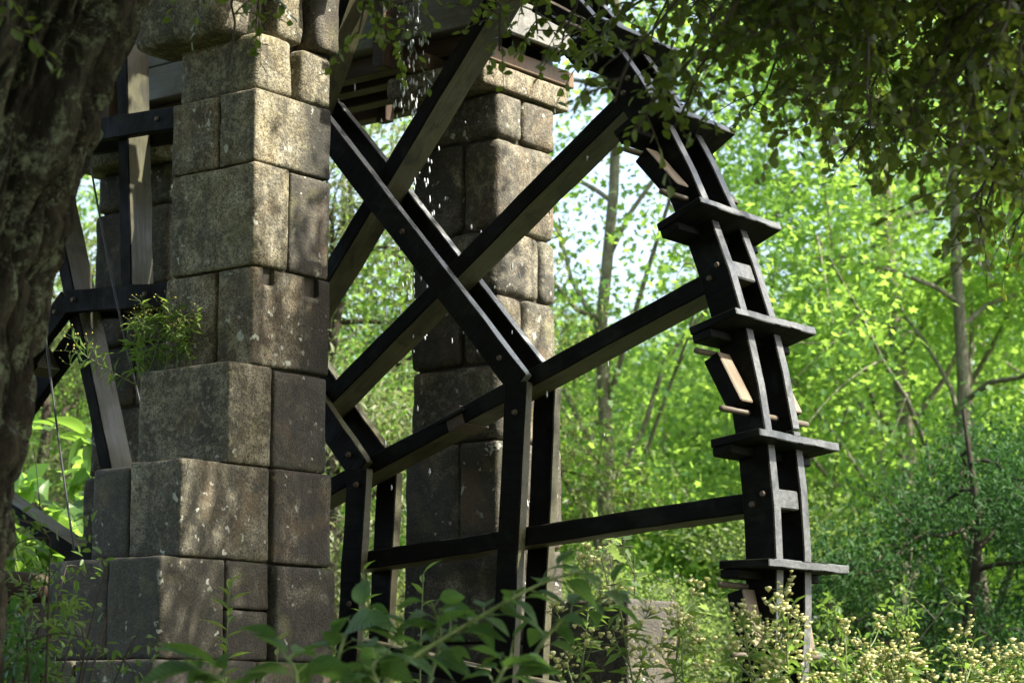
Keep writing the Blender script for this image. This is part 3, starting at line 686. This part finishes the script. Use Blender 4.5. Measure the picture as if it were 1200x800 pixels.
# ------------------------------------------------------------------ leaning oak at the left (thick trunk)
def big_trunk(axis, rad, nu=260, nv=620, seed=3):
    Z = np.linspace(0, 1, nv); A = np.array(axis, float); tt = np.linspace(0, 1, len(A))
    def ip(c): return np.interp(Z, tt, c)
    C = np.column_stack([ip(A[:, k]) for k in range(3)])
    for _ in range(30): C[1:-1] = (C[:-2] + C[2:] + 2 * C[1:-1]) / 4
    r = np.interp(Z, tt, rad)
    th = np.linspace(0, 2 * np.pi, nu, endpoint=False)
    TH, ZZ = np.meshgrid(th, Z); zz = C[:, 2][:, None] + 0 * TH
    q = np.stack([np.cos(TH) * 1.0, np.sin(TH) * 1.0, zz * .30], -1).reshape(-1, 3)
    warp = (fbm(q * 2.0 + seed, 3) - .5)[:, None] * .8
    xx = np.abs(fbm(q * np.array([6.0, 6.0, 5.5]) + warp * 1.5 + seed, 3) / .875 - .5) * 5.5; xx = np.clip(xx, 0, 1); rid = xx * xx * (3 - 2 * xx)
    xs_ = np.clip(np.abs(fbm(q * np.array([13.0, 13.0, 16]) + warp * 1.5 + seed + 4, 2) / .75 - .5) * 5, 0, 1); rid = rid * .75 + xs_ * .35
    fine = fbm(q * np.array([17, 17, 11]) + warp, 3) - .45
    lump = fbm(q * 1.1 + 9, 2) - .45
    dsp = ((rid - .7) * .12 + fine * .075 + lump * .08).reshape(TH.shape)
    Rr = r[:, None] + dsp
    X = C[:, 0][:, None] + Rr * np.cos(TH); Y = C[:, 1][:, None] + Rr * np.sin(TH)
    V = np.stack([X, Y, zz], -1).reshape(-1, 3)
    i = np.arange(nv - 1)[:, None] * nu; j = np.arange(nu)[None, :]; j2 = (j + 1) % nu
    return V, np.stack([i + j, i + j2, i + nu + j2, i + nu + j], -1).reshape(-1, 4), np.clip(rid, 0, 1)
oakL = empty('oak_tree', vp(-2.35, 7.0), 0, 'leaning oak with thick lichen-covered furrowed trunk in the foreground', 'tree')
OB = oakL.location
ax = [vp(l, d, z) - OB for l, d, z in ((-2.15, 7.0, -.3), (-2.06, 7.0, .6), (-1.99, 7.0, 1.3), (-1.96, 7.0, 2.0), (-1.88, 7.0, 2.65), (-1.72, 7.0, 3.25), (-1.56, 7.0, 3.9), (-1.3, 7.05, 4.6), (-1.05, 7.1, 5.4))]
V, F, At = big_trunk([tuple(p) for p in ax], [.52, .43, .385, .365, .35, .35, .355, .36, .33])
link('trunk', np_mesh('trunk', V, F, True, At), M['bark_oak'], oakL)

# generic oak limbs and hanging sprays
LEAF_OBJ = {}
def oak_leaf_mesh():
    S = np.array([(0, 0, 0), (.12, .14, .02), (.32, .30, .03), (.55, .33, .02), (.8, .22, -.03), (1, 0, -.10), (.8, -.22, -.03), (.55, -.33, .02), (.32, -.30, .03), (.12, -.14, .02), (.3, 0, -.02), (.65, 0, -.05)])
    T = [(0, 10, 1), (1, 10, 2), (2, 10, 3), (3, 10, 11), (3, 11, 4), (4, 11, 5), (0, 9, 10), (9, 8, 10), (8, 7, 10), (7, 11, 10), (7, 6, 11), (6, 5, 11)]
    out = []
    for k in range(6):
        me = np_mesh('leaf', S * .043, T, False, np.full(len(S), k / 6 + .05)); me.materials.append(M['leaf_oak']); out.append(me)
    return out
OAKL = oak_leaf_mesh()
def sprays(parent, branches, seed, up_limb, n_single, shade_clumps, nspray=26, leafL=.043):
    """branches: list of (start, end) world points of hanging branches; sprays of leaves along them"""
    g = np.random.default_rng(seed); W_ = Acc(); P = []; Dv = []; U = []; O = np.array(parent.location)
    for a, b, *wt in branches:
        a = np.array(a); b = np.array(b); mid = a * .45 + b * .55 + np.array([0, 0, .28 * np.linalg.norm(b - a)]) + g.normal(0, .06, 3)
        B = bez(a, mid, b, 14); B[1:-1] += g.normal(0, .012, (12, 3)); Ln = np.linalg.norm(b - a)
        W_.tube(B - O, .0035 + .010 * np.linspace(1, 0, 14) * min(1.5, Ln), 5)
        ns = int(nspray * Ln * (wt[0] if wt else 1))
        for s in range(ns):
            t = 1 - g.random() ** 1.15 * .85; k = min(int(t * 13), 12); q = t * 13 - k; o = B[k] * (1 - q) + B[k + 1] * q
            tan = nrmz(B[k + 1] - B[k]); d = nrmz(tan * .5 + g.normal(0, .8, 3) * np.array([1, 1, .7]) + np.array([0, 0, -.1])); ln = g.uniform(.10, .26)
            e = o + d * ln + np.array([0, 0, -.035]); tw = bez(o, o + d * ln * .6 + np.array([0, 0, .02]), e, 5); W_.tube(tw - O, np.linspace(.003, .0012, 5), 4)
            nl = g.integers(6, 11)
            for m in range(nl):
                f = (m + .6) / nl; kk = min(int(f * 4), 3); p = tw[kk] * (1 - (f * 4 - kk)) + tw[kk + 1] * (f * 4 - kk)
                P.append(p); Dv.append(nrmz(d * .7 + g.normal(0, .65, 3) + np.array([0, 0, -.15]))); U.append(nrmz(np.array([0, 0, 1]) + g.normal(0, .6, 3)))
    P = np.array(P); Dv = np.array(Dv); U = np.array(U); n = len(P)
    cp = np.array(CAM); rel = P - cp; dep = rel @ np.array(FWD); lat = rel @ np.array(RGT); hgt = rel[:, 2]
    inv = (np.abs(lat) < dep * .23) & (hgt < dep * .32) & (hgt > 0); order = np.argsort(np.where(inv, dep + 3 * g.random(n), 1e6)); single = order[:min(n_single, int(inv.sum()))]; rest = np.setdiff1d(np.arange(n), single)
    for i in single:
        o = link('leaf', OAKL[i % 6], None, parent)
        x = Dv[i]; z = nrmz(U[i] - x * (x @ U[i])); y = np.cross(z, x); s = g.uniform(.75, 1.15)
        Mx = Matrix(((x[0] * s, y[0] * s, z[0] * s, P[i][0] - O[0]), (x[1] * s, y[1] * s, z[1] * s, P[i][1] - O[1]), (x[2] * s, y[2] * s, z[2] * s, P[i][2] - O[2]), (0, 0, 0, 1)))
        o.matrix_local = Mx
    ll = leafL * g.uniform(.7, 1.2, len(rest))
    Vs, Fs, As = leaves(P[rest] - O, Dv[rest], U[rest], ll, ll * .78, 'oval', g.random(len(rest)))
    VV, FF, AA = [Vs], [Fs], [As]; nn = len(Vs)
    for (c, r, cnt, L2) in shade_clumps:                # the higher crown: unseen clumps added to shade trunk, pillar and leaves
        c = np.array(c); r = np.array(r); nc = max(6, int(cnt / 110)); cc = nrmz(g.normal(0, 1, (nc, 3))) * (g.random((nc, 1)) ** .4) * r + c
        own = g.integers(0, nc, cnt); p = cc[own] + g.normal(0, .22, (cnt, 3)); l2 = L2 * g.uniform(.7, 1.2, cnt)
        a, b, q = leaves(p - O, nrmz(g.normal(0, 1, (cnt, 3)) + np.array([0, 0, -.3])), nrmz(np.array([0, 0, 1.]) + g.normal(0, .6, (cnt, 3))), l2, l2 * .78, 'oval', g.random(cnt))
        VV.append(a); FF.append(b + nn); AA.append(q); nn += len(a)
        for t in cc[:: max(1, nc // 14)]: W_.tube(bez(np.array(up_limb) - O, (np.array(up_limb) + t) / 2 - O + np.array([0, 0, .4]), t - O, 7), np.linspace(.06, .01, 7), 5)
    cm = np_mesh('crown', np.concatenate(VV), np.concatenate(FF), False, np.concatenate(AA)); cm.materials.append(M['leaf_oak'])
    c = link('crown', cm, None, parent); c['kind'] = 'stuff'
    link('branches', W_.mesh('branches'), M['twig'], parent)
    return n
# sprays hanging from the leaning oak, top left and centre
T0 = vp(-1.0, 7.1, 5.2)
br = []
for (x, y, d, x0, y0, d0) in [(268, 78, 7.6, 300, -160, 7.4), (300, 18, 7.7, 330, -200, 7.6), (240, 5, 7.6, 250, -180, 7.5), (420, 40, 7.7, 450, -190, 7.6), (470, 55, 7.9, 520, -180, 7.8), (440, 10, 7.6, 500, -200, 7.6),
                              (585, 60, 7.8, 600, -200, 7.7), (630, 40, 8.0, 640, -180, 7.8), (655, 75, 7.9, 690, -180, 7.8), (700, 20, 7.8, 690, -220, 7.8), (560, 10, 7.9, 590, -180, 7.8), (8, 30, 6.2, 20, -200, 6.6)]:
    br.append((sight(x0, y0, d0), sight(x, y, d)))
for i in range(26): pass
sprays(oakL, br, 31, T0, 140, [(vp(-1.8, 6.4, 7.0), (2.8, 2.8, 1.5), 22000, .085), (vp(1.0, 5.6, 7.4), (2.0, 1.9, 1.2), 14000, .085), (vp(-2.2, 10.5, 7.6), (2.4, 2.0, 1.2), 10000, .085)], nspray=17)  # higher clumps added out of view, placed for their shade
# second oak, trunk outside the view on the right, its branches hang over the wheel
oakR = empty('oak_tree', vp(5.6, 6.2), 0, 'overhanging oak whose dark leafy branches hang over the wheel rim', 'tree')
OR = oakR.location
ax = [vp(l, d, z) - OR for l, d, z in ((5.6, 6.2, -.3), (5.5, 6.2, 1.2), (5.3, 6.25, 2.6), (4.9, 6.4, 4.0), (4.2, 6.6, 5.2), (3.2, 6.9, 5.9))]
V, F, At = big_trunk([tuple(p) for p in ax], [.45, .36, .32, .28, .22, .15], 60, 90, 8)
link('trunk', np_mesh('trunk', V, F, True, At), M['bark_oak'], oakR)
g = np.random.default_rng(5); br = []
ends = [(690, 60), (720, 120), (745, 155), (770, 130), (790, 150), (760, 60), (820, 70), (850, 95), (880, 130), (905, 110), (935, 140), (960, 165), (985, 190), (1010, 170), (1040, 205), (1060, 150), (1085, 190), (1110, 225), (1135, 250), (1150, 290), (1165, 200), (1190, 260), (1215, 230), (1240, 300), (1180, 130), (1100, 110), (1020, 90), (950, 60), (880, 40), (1140, 60), (1060, 40), (800, 20), (990, 30), (1220, 90), (1250, 180), (730, 10), (910, 60), (1080, 75), (1160, 160), (860, 10)]
for (x, y) in ends:
    d = g.uniform(6.3, 8.6); br.append((sight(x + g.uniform(120, 420), -g.uniform(30, 200), d + g.uniform(-.6, .6)), sight(x, y, d), .5 if x < 830 else 1.0))
    if x > 800: d = g.uniform(6.3, 9.2); br.append((sight(x + g.uniform(-200, 380), -g.uniform(40, 200), d + g.uniform(-.6, .6)), sight(x + g.uniform(-20, 40), y - g.uniform(20, 90), d)))
sprays(oakR, br, 32, vp(3.2, 6.9, 5.9), 290, [(vp(2.4, 5.9, 6.6), (2.0, 1.8, 1.0), 26000, .085), (vp(1.6, 7.0, 5.3), (1.2, 1.2, .6), 7000, .07), (vp(3.0, 9.1, 7.6), (.9, .9, .6), 3600, .085)], nspray=29)  # clumps above the view added for shade, the last for the lower pillar

# ------------------------------------------------------------------ big-leaved pokeweed in front
def big_leaf(L=1.0, w=.42, curl=.22, fold=.10, n=7):
    V = []; F = []
    for i in range(n + 1):
        t = i / n; ww = w * (math.sin(math.pi * min(1, t ** .75)) ** .8) * (1 - .25 * t) if 0 < t < 1 else .004
        for s in (-1, -.5, 0, .5, 1):
            V.append((t * L, s * ww, -curl * t * t + fold * abs(s) * ww * 2 + .012 * math.sin(9 * t + s * 3)))
    for i in range(n):
        for j in range(4): F.append((i * 5 + j, i * 5 + j + 1, i * 5 + j + 6, i * 5 + j + 5))
    return V, F
BIG = []
for k, (w_, c_, f_) in enumerate(((.27, .25, .2), (.30, .36, .12), (.25, .15, .3), (.28, .5, .15))):
    V, F = big_leaf(1, w_, c_, f_); me = np_mesh('leaf', V, F, True, np.full(len(V), .15 + k * .22)); me.materials.append(M['leaf_veined']); BIG.append(me)
def frame(x, up, s, p):
    x = nrmz(np.array(x)); up = np.array(up); z = nrmz(up - x * (x @ up)); y = np.cross(z, x)
    return Matrix(((x[0] * s, y[0] * s, z[0] * s, p[0]), (x[1] * s, y[1] * s, z[1] * s, p[1]), (x[2] * s, y[2] * s, z[2] * s, p[2]), (0, 0, 0, 1)))
def pokeweed(path, depth, label, n, Ls, seed, r=.009, t0=.35):
    g = np.random.default_rng(seed); base = sight(path[0][0], 400, depth); base.z = 0
    pts = [np.array((base.x, base.y, 0))] + [np.array(sight(x, y, depth + dd)) for x, y, dd in path]
    e = empty('pokeweed_plant', base, 0, label, 'plant', 'pokeweed in the foreground'); O = np.array(base)
    P = np.array(pts); t = np.linspace(0, 1, len(P)); q = np.linspace(0, 1, 24); C = np.column_stack([np.interp(q, t, P[:, k]) for k in range(3)])
    for _ in range(6): C[1:-1] = (C[:-2] + C[2:] + 2 * C[1:-1]) / 4
    V, F = tube(C - O, np.linspace(r * 1.3, r * .35, 24), 7); link('stem', np_mesh('stem', V, F, True), M['stem'], e)
    acc = Acc()
    for i in range(n):
        f = t0 + (1 - t0) * (i + .5) / n; k = min(int(f * 23), 22); p = C[k]; tan = nrmz(C[k + 1] - C[k]); az = i * 2.4 + g.normal(0, .4)
        side = nrmz(np.cross(tan, [0, 0, 1]) + 1e-3); oth = np.cross(side, tan); d = nrmz(tan * .55 + side * math.cos(az) + oth * math.sin(az) * .6 + np.array([0, 0, .1]))
        pe = g.uniform(.02, .05); s = g.uniform(*Ls) * (1 - .35 * max(0, f - .8) / .2)
        acc.tube(np.array([p - O, p - O + d * pe]), [.0028, .002], 4)
        o = link('leaf', BIG[g.integers(0, 4)], None, e); o.matrix_local = frame(d * np.array([1, 1, .35]) + np.array([0, 0, g.uniform(-.35, .10)]), np.array([0, 0, 1]) + g.normal(0, .35, 3), s, p - O + d * pe)
    link('petioles', acc.mesh('petioles'), M['stem'], e)['kind'] = 'stuff'
pokeweed([(420, 870, 0), (444, 790, 0), (545, 733, .1), (630, 682, .2), (682, 668, .25)], 6.3, 'tallest pokeweed stem arching right across the wheel posts', 24, (.09, .155), 1, t0=.45)
pokeweed([(372, 870, 0), (392, 790, 0), (405, 735, .05), (440, 712, .1)], 6.5, 'pokeweed stem with broad leaves below the double posts', 13, (.11, .18), 2, t0=.6)
pokeweed([(505, 880, 0), (500, 800, 0), (520, 745, .05), (505, 705, 0)], 6.6, 'upright pokeweed stem under the arching one', 15, (.09, .15), 3, t0=.6)
pokeweed([(300, 880, 0), (290, 820, 0), (250, 790, .05), (215, 775, .1)], 6.2, 'low pokeweed stem with wide leaves against the pillar base', 9, (.14, .2), 4, t0=.65)
pokeweed([(625, 880, 0), (610, 800, 0), (640, 735, .05), (700, 705, .1), (722, 690, .1)], 6.8, 'pokeweed stem leaning towards the low wall', 17, (.08, .14), 5, t0=.55)
pokeweed([(350, 900, 0), (345, 830, 0), (350, 785, .05), (330, 765, .1)], 5.9, 'low pokeweed stem closest to the viewer', 10, (.12, .18), 6, t0=.65)
pokeweed([(560, 900, 0), (565, 830, 0), (590, 785, .05), (600, 765, .1)], 6.1, 'short pokeweed stem between the upright and the leaning ones', 12, (.09, .15), 7, t0=.65)
pokeweed([(470, 900, 0), (460, 830, 0), (430, 780, .05), (455, 765, .1)], 6.0, 'short pokeweed stem at the foot of the arching one', 12, (.10, .16), 8, t0=.65)

# ------------------------------------------------------------------ weeds with cream flower heads
def weed_meshes(seed, H, nbr, heads, spread=.22, leafL=.06, leafW=.012, fl='flower', hs=.011, nleaf=60, leafmat='leaf_weed', hsd=.030):
    g = np.random.default_rng(seed); st = Acc(); hp = []; lp = []; ld_ = []
    T = np.column_stack([np.cumsum(g.normal(0, .006, 14)), np.cumsum(g.normal(0, .006, 14)), np.linspace(-.05, H, 14)])
    T[:, :2] += np.linspace(0, 1, 14)[:, None] ** 2 * g.normal(0, .10, 2)
    st.tube(T, np.linspace(.0055, .0015, 14), 5)
    at = lambda f: np.array([np.interp(f * 13, np.arange(14), T[:, k]) for k in range(3)])
    for i in range(nbr):
        f = 1 - (.42 * (i + .5) / nbr); s = at(f); az = i * 2.4 + g.normal(0, .3); ln = spread * (.35 + (1 - f) * 1.9) * g.uniform(.7, 1.2)
        e = s + np.array([math.cos(az) * ln * .6, math.sin(az) * ln * .6, ln * .8]); B = bez(s, s * .5 + e * .5 + np.array([math.cos(az), math.sin(az), -.3]) * ln * .15, e, 6); st.tube(B, np.linspace(.0022, .001, 6), 4)
        for j in range(heads):
            q = B[g.choice([3, 4, 5, 5, 5])]; h = q + np.array([g.normal(0, hsd), g.normal(0, hsd), abs(g.normal(hsd * .8, hsd * .7))]); hp.append(h); st.tube(np.array([q, h]), [.0009, .0007], 3)
        for j in range(4): lp.append(B[g.integers(0, 5)]); ld_.append(nrmz(np.array([math.cos(az), math.sin(az), .2]) + g.normal(0, .6, 3)))
    for i in range(nleaf):
        f = g.uniform(.25, .97); lp.append(at(f)); az = g.uniform(0, 6.28); ld_.append(nrmz(np.array([math.cos(az), math.sin(az), g.uniform(-.3, .7)])))
    hp = np.array(hp); n = len(hp)
    # a head: small cup with a fuzzy domed top
    k = 6; th = np.arange(k) * 2 * math.pi / k
    S = np.array([(0, 0, -.9)] + [(math.cos(a) * .75, math.sin(a) * .75, -.1) for a in th] + [(math.cos(a + .5) * .95, math.sin(a + .5) * .95, .45) for a in th] + [(0, 0, .55)])
    Tt = [(0, 1 + (i + 1) % k, 1 + i) for i in range(k)] + [(1 + i, 1 + (i + 1) % k, 7 + i) for i in range(k)] + [(1 + (i + 1) % k, 7 + (i + 1) % k, 7 + i) for i in range(k)] + [(7 + i, 7 + (i + 1) % k, 13) for i in range(k)]
    sz = hs * g.uniform(.6, 1.25, n)[:, None, None]; jit = g.normal(0, .12, (n, len(S), 3))
    V = (hp[:, None, :] + (S[None] + jit) * sz).reshape(-1, 3); F = (np.array(Tt)[None] + (np.arange(n) * len(S))[:, None, None]).reshape(-1, 3)
    hm = np_mesh('flower_heads', V, F, False, np.repeat(g.random(n), len(S))); hm.materials.append(M[fl])
    lp = np.array(lp); ld_ = np.array(ld_); m = len(lp); ll = leafL * g.uniform(.5, 1.2, m)
    lm = leaf_mesh('leaves', lp, ld_, nrmz(np.array([0, 0, 1.]) + g.normal(0, .4, (m, 3))), ll, ll * leafW / leafL * 1.4, 'lance', g.random(m)); lm.materials.append(M[leafmat])
    sm = st.mesh('stem'); sm.materials.append(M['stem']); return sm, lm, hm
def place_weed(ms, loc, rz, s, label, group, cat='weed', name='flowering_weed'):
    e = empty(name, loc, rz, label, cat, group); e.scale = (s, s, s)
    link('stem', ms[0], None, e); link('leaves', ms[1], None, e)['kind'] = 'stuff'; link('flower_heads', ms[2], None, e)['kind'] = 'stuff'
    return e
WM = [weed_meshes(40 + k, 1.0, 10, 15, .15, leafL=.045, leafW=.011, hs=.0058, nleaf=110, hsd=.014) for k in range(5)]
g = np.random.default_rng(77)
def weed_at(px, ytop, d, k, label='cream-headed weed in the flowering bank below the wheel rim', group='cream-flowered weeds on the bank'):
    z = sight(px, ytop, d).z; p = sight(px, 400, d); p.z = 0; place_weed(WM[k % 5], p, g.uniform(0, 6.28), z / 1.03, label, group)
k = 0
for px, yt, d in [(815, 718, 8.5), (965, 722, 8.9), (992, 735, 8.6), (1060, 772, 8.9), (1150, 755, 9.2), (650, 648, 9.1), (755, 700, 8.8), (775, 690, 8.9), (800, 685, 8.7), 
                  (900, 712, 8.3), (932, 706, 8.4), (980, 715, 8.8), (1000, 730, 9.2), (1020, 735, 9.4), (1035, 745, 9.1), 
                  (1075, 765, 8.7), (1095, 760, 8.9), (1115, 770, 8.6), (1140, 765, 8.8), (1165, 735, 9.0), (1190, 740, 8.9), (1205, 750, 8.6), (1050, 780, 8.2), ]:
    weed_at(px, yt, d, k); k += 1
# green weeds on the ledge of the near pillar
PWM = [weed_meshes(60 + q, .40, 6, 3, .16, .09, .015, 'yflower', .006, 24, 'leaf_bright') for q in range(4)]
for i, (x, y, z, s, lx, ly) in enumerate([(1.22, -1.03, .97, 1.0, -.1, -.1), (1.28, -1.05, .97, .8, .1, -.2), (1.34, -1.06, .97, .95, .1, -.1), (1.40, -1.06, .97, .75, .2, -.2), (1.17, -1.06, .965, .85, -.4, -.3), (1.14, -1.08, .96, .9, -.7, -.5), (1.15, -1.10, .95, 1.0, -1.1, -.8), (1.25, -1.08, .97, .7, -.3, -.5), (1.31, -1.09, .97, .7, .3, -.6), (1.46, -1.07, .97, .6, .3, -.2), (1.15, -1.13, .93, 1.0, -1.5, -1.3), (1.19, -1.09, .96, .9, -.7, -.9)]):
    e = place_weed(PWM[i % 4], (x - .03, y, z + HZ - .01), 0, s * .82, 'thin green weed rooted on the ledge of the near pillar', 'weeds on the pillar ledge'); e.rotation_euler = (-ly * .6, lx * .6, i * 1.9)
# bright sapling sprouts at the pillar base
def sprout(loc, H, n, L, label, seed):
    g = np.random.default_rng(seed); e = empty('sapling', loc, 0, label, 'sapling'); C = np.column_stack([np.cumsum(g.normal(0, .006, 12)), np.cumsum(g.normal(0, .006, 12)), np.linspace(-.05, H, 12)])
    V, F = tube(C, np.linspace(.007, .002, 12), 6); link('stem', np_mesh('stem', V, F, True), M['stem'], e)
    V, F = big_leaf(1, .13, .25, .3, 5); me = np_mesh('leaf', V, F, True, np.full(len(V), .7)); me.materials.append(M['leaf_bright'])
    for i in range(n):
        f = 1 - .62 * (i / n) ** 1.1; p = np.array([np.interp(f * 11, np.arange(12), C[:, q]) for q in range(3)]); az = i * 2.4; el = .75 - .9 * (i / n)
        o = link('leaf', me, None, e); o.matrix_local = frame((math.cos(az) * math.cos(el), math.sin(az) * math.cos(el), math.sin(el)), np.array([0, 0, 1]) + g.normal(0, .2, 3), L * g.uniform(.7, 1.15), p)
p = sight(272, 400, 9.4); p.z = 0; sprout(p, sight(272, 685, 9.4).z, 40, .115, 'bright yellow-green sapling lit in front of the pillar base', 1)
p = sight(330, 400, 8.8); p.z = 0; sprout(p, sight(330, 752, 8.8).z, 16, .07, 'little sapling right of the bright sapling', 2)
p = sight(430, 400, 8.6); p.z = 0; sprout(p, sight(430, 668, 8.6).z, 26, .07, 'tall thin sapling in front of the double posts', 3)
p = sight(500, 400, 8.2); p.z = 0; sprout(p, sight(500, 672, 8.2).z, 26, .08, 'leafy sapling above the pokeweed', 4)

# ------------------------------------------------------------------ shrubs
def shrub(name, loc, H, rad, n, L, shape, leafmat, label, seed, W=.6, ns=14, single=None, tilt=.5, twig='twig'):
    g = np.random.default_rng(seed); e = empty(name, loc, 0, label, 'shrub'); A = Acc(); P = []; Dd = []
    for i in range(ns):
        az = g.uniform(0, 6.28); ez = H * g.uniform(.55, 1.0); rr = rad * g.uniform(.2, 1); tip = np.array([math.cos(az) * rr, math.sin(az) * rr, ez]); B = bez((0, 0, -.05), (tip[0] * .3, tip[1] * .3, ez * .8), tip, 9); A.tube(B, np.linspace(.012, .002, 9), 5)
        for j in range(5):
            b0 = B[g.integers(3, 9)]; t2 = b0 + nrmz(g.normal(0, 1, 3) + np.array([0, 0, .3])) * g.uniform(.12, .4) * rad; B2 = bez(b0, (b0 + t2) / 2 + np.array([0, 0, .04]), t2, 5); A.tube(B2, np.linspace(.004, .0015, 5), 4)
            for m in range(max(1, n // (ns * 5))): q = B2[g.integers(1, 5)]; P.append(q + g.normal(0, .03, 3)); Dd.append(nrmz(g.normal(0, 1, 3) + nrmz(t2 - b0) * .6 + np.array([0, 0, -.25])))
    P = np.array(P); Dd = np.array(Dd); ll = L * g.uniform(.6, 1.2, len(P)); U = nrmz(np.array([0, 0, 1.]) + g.normal(0, tilt, (len(P), 3)))
    link('stems', A.mesh('stems'), M[twig], e)
    if single:
        for i in range(min(single, len(P))):
            o = link('leaf', single_mesh[leafmat][i % 4], None, e); o.matrix_local = frame(Dd[i], U[i], ll[i], P[i])
    else:
        cm = leaf_mesh('foliage', P, Dd, U, ll, ll * W, shape, g.random(len(P))); cm.materials.append(M[leafmat]); link('foliage', cm, None, e)['kind'] = 'stuff'
    return e
M['leaf_broad'] = mat_leaf('broad_leaf', [(0, (.05, .11, .02)), (.5, (.07, .14, .03)), (1, (.09, .17, .035))], (.24, .42, .05), .5, .4)
single_mesh = {'leaf_broad': []}
for k, me in enumerate(BIG): m2 = me.copy(); m2.materials.clear(); m2.materials.append(M['leaf_broad']); single_mesh['leaf_broad'].append(m2)
p = vp(-2.85, 14.2); shrub('broadleaf_shrub', p, 3.3, .9, 280, .24, 'oval', 'leaf_broad', 'bright broad-leaved shrub seen between the trunk and the spokes', 51, single=280, ns=14)
p = vp(-3.3, 16.5); shrub('broadleaf_shrub', p, 3.6, 1.1, 2600, .17, 'oval', 'leaf_plane', 'sunlit shrub behind the broad-leaved shrub', 52, .7, 18)
p = vp(-1.7, 8.3); shrub('twiggy_shrub', p, 2.3, .6, 900, .042, 'oval', 'leaf_weed', 'twiggy shrub with small olive leaves before the pillar base', 53, .5, 16)
p = vp(-1.75, 7.7); shrub('twiggy_shrub', p, 1.95, .45, 900, .055, 'oval', 'leaf_big', 'dark twiggy shrub at the foot of the leaning oak', 54, .5, 12)
p = sight(38, 400, 8.9); p.z = 0; shrub('leafy_shrub', p, 2.15, .42, 1500, .05, 'oval', 'leaf_weed', 'leafy green shrub between the oak trunk and the pillar base', 61, .5, 22)
p = sight(15, 400, 8.2); p.z = 0; shrub('leafy_shrub', p, 2.0, .4, 1500, .06, 'oval', 'leaf_big', 'dark leafy shrub beside the twiggy shrubs', 62, .55, 16)
p = vp(.66, 11.9); shrub('vine_shrub', p, 2.5, .5, 420, .07, 'lobed', 'leaf_yellow', 'yellow-green vine shrub lit behind the low wall', 55, .95, 12)
for i, (a, d, h, r) in enumerate([(2.6, 12.5, 2.0, 1.0), (3.2, 11.5, 1.85, .9), (1.9, 13.5, 2.15, .9)]):
    shrub('bank_shrub', vp(a, d), h, r, 2600, .055, 'oval', 'leaf_weed', ['low green shrub right of the wheel rim', 'low green shrub behind the cream-headed weeds', 'low green shrub just behind the wheel rim'][i], 56 + i, .5, 22)

# ------------------------------------------------------------------ low wall behind the rim
lw = empty('stone_wall', (2.45, .8, 0), 0, 'low rough granite wall stub beyond the rim, beside the far pillar', 'wall')
z = -.3
for k in range(5):
    m = 2.42 + (.08 if k % 2 else -.06); stone(lw, 2.14, m, .58, 1.02, z, z + .47, 'granite_damp_shade'); stone(lw, m, 2.75 + .012 * (k % 2), .58, 1.02, z, z + .47, 'granite_damp_shade'); z += .47

# ------------------------------------------------------------------ water dripping from the flume
g = np.random.default_rng(9); V = []; F = []; nb = 0
S = [(0, 0, -1)] + [(math.cos(a), math.sin(a), -.25) for a in np.arange(6) * math.pi / 3] + [(math.cos(a) * .7, math.sin(a) * .7, .35) for a in np.arange(6) * math.pi / 3] + [(0, 0, 1)]
Tt = [(0, 1 + (i + 1) % 6, 1 + i) for i in range(6)] + [(1 + i, 1 + (i + 1) % 6, 7 + i) for i in range(6)] + [(1 + (i + 1) % 6, 7 + (i + 1) % 6, 7 + i) for i in range(6)] + [(7 + i, 7 + (i + 1) % 6, 13) for i in range(6)]
for i in range(300):
    if i < 130: x, y, zz = 1.70 + g.normal(0, .05), .17 + g.normal(0, .05), 2.35 + g.uniform(0, .8)
    elif i < 235: x, y, zz = 1.74 + g.normal(0, .07), .17 + g.normal(0, .05), 1.2 + g.uniform(0, 1.4)
    else: x, y, zz = g.uniform(.9, 3.0), g.uniform(-.1, .25), g.uniform(.2, 2.6)
    r = g.uniform(.003, .006); h = r * g.uniform(2.5, 5)
    V += [(x + a * r, y + b * r, HZ + zz + c * h) for a, b, c in S]; F += [(a + nb, b + nb, c + nb) for a, b, c in Tt]; nb += len(S)
mw, t, out = newmat('water_drop'); p = princ(t, out, (.9, .95, 1), .03, None, .5); p.inputs['Transmission Weight'].default_value = .35; p.inputs['IOR'].default_value = 1.33
tag(link('water_drops', np_mesh('water_drops', V, F, True), mw), 'falling drops of water dripping from the flume', 'water', kind='stuff')
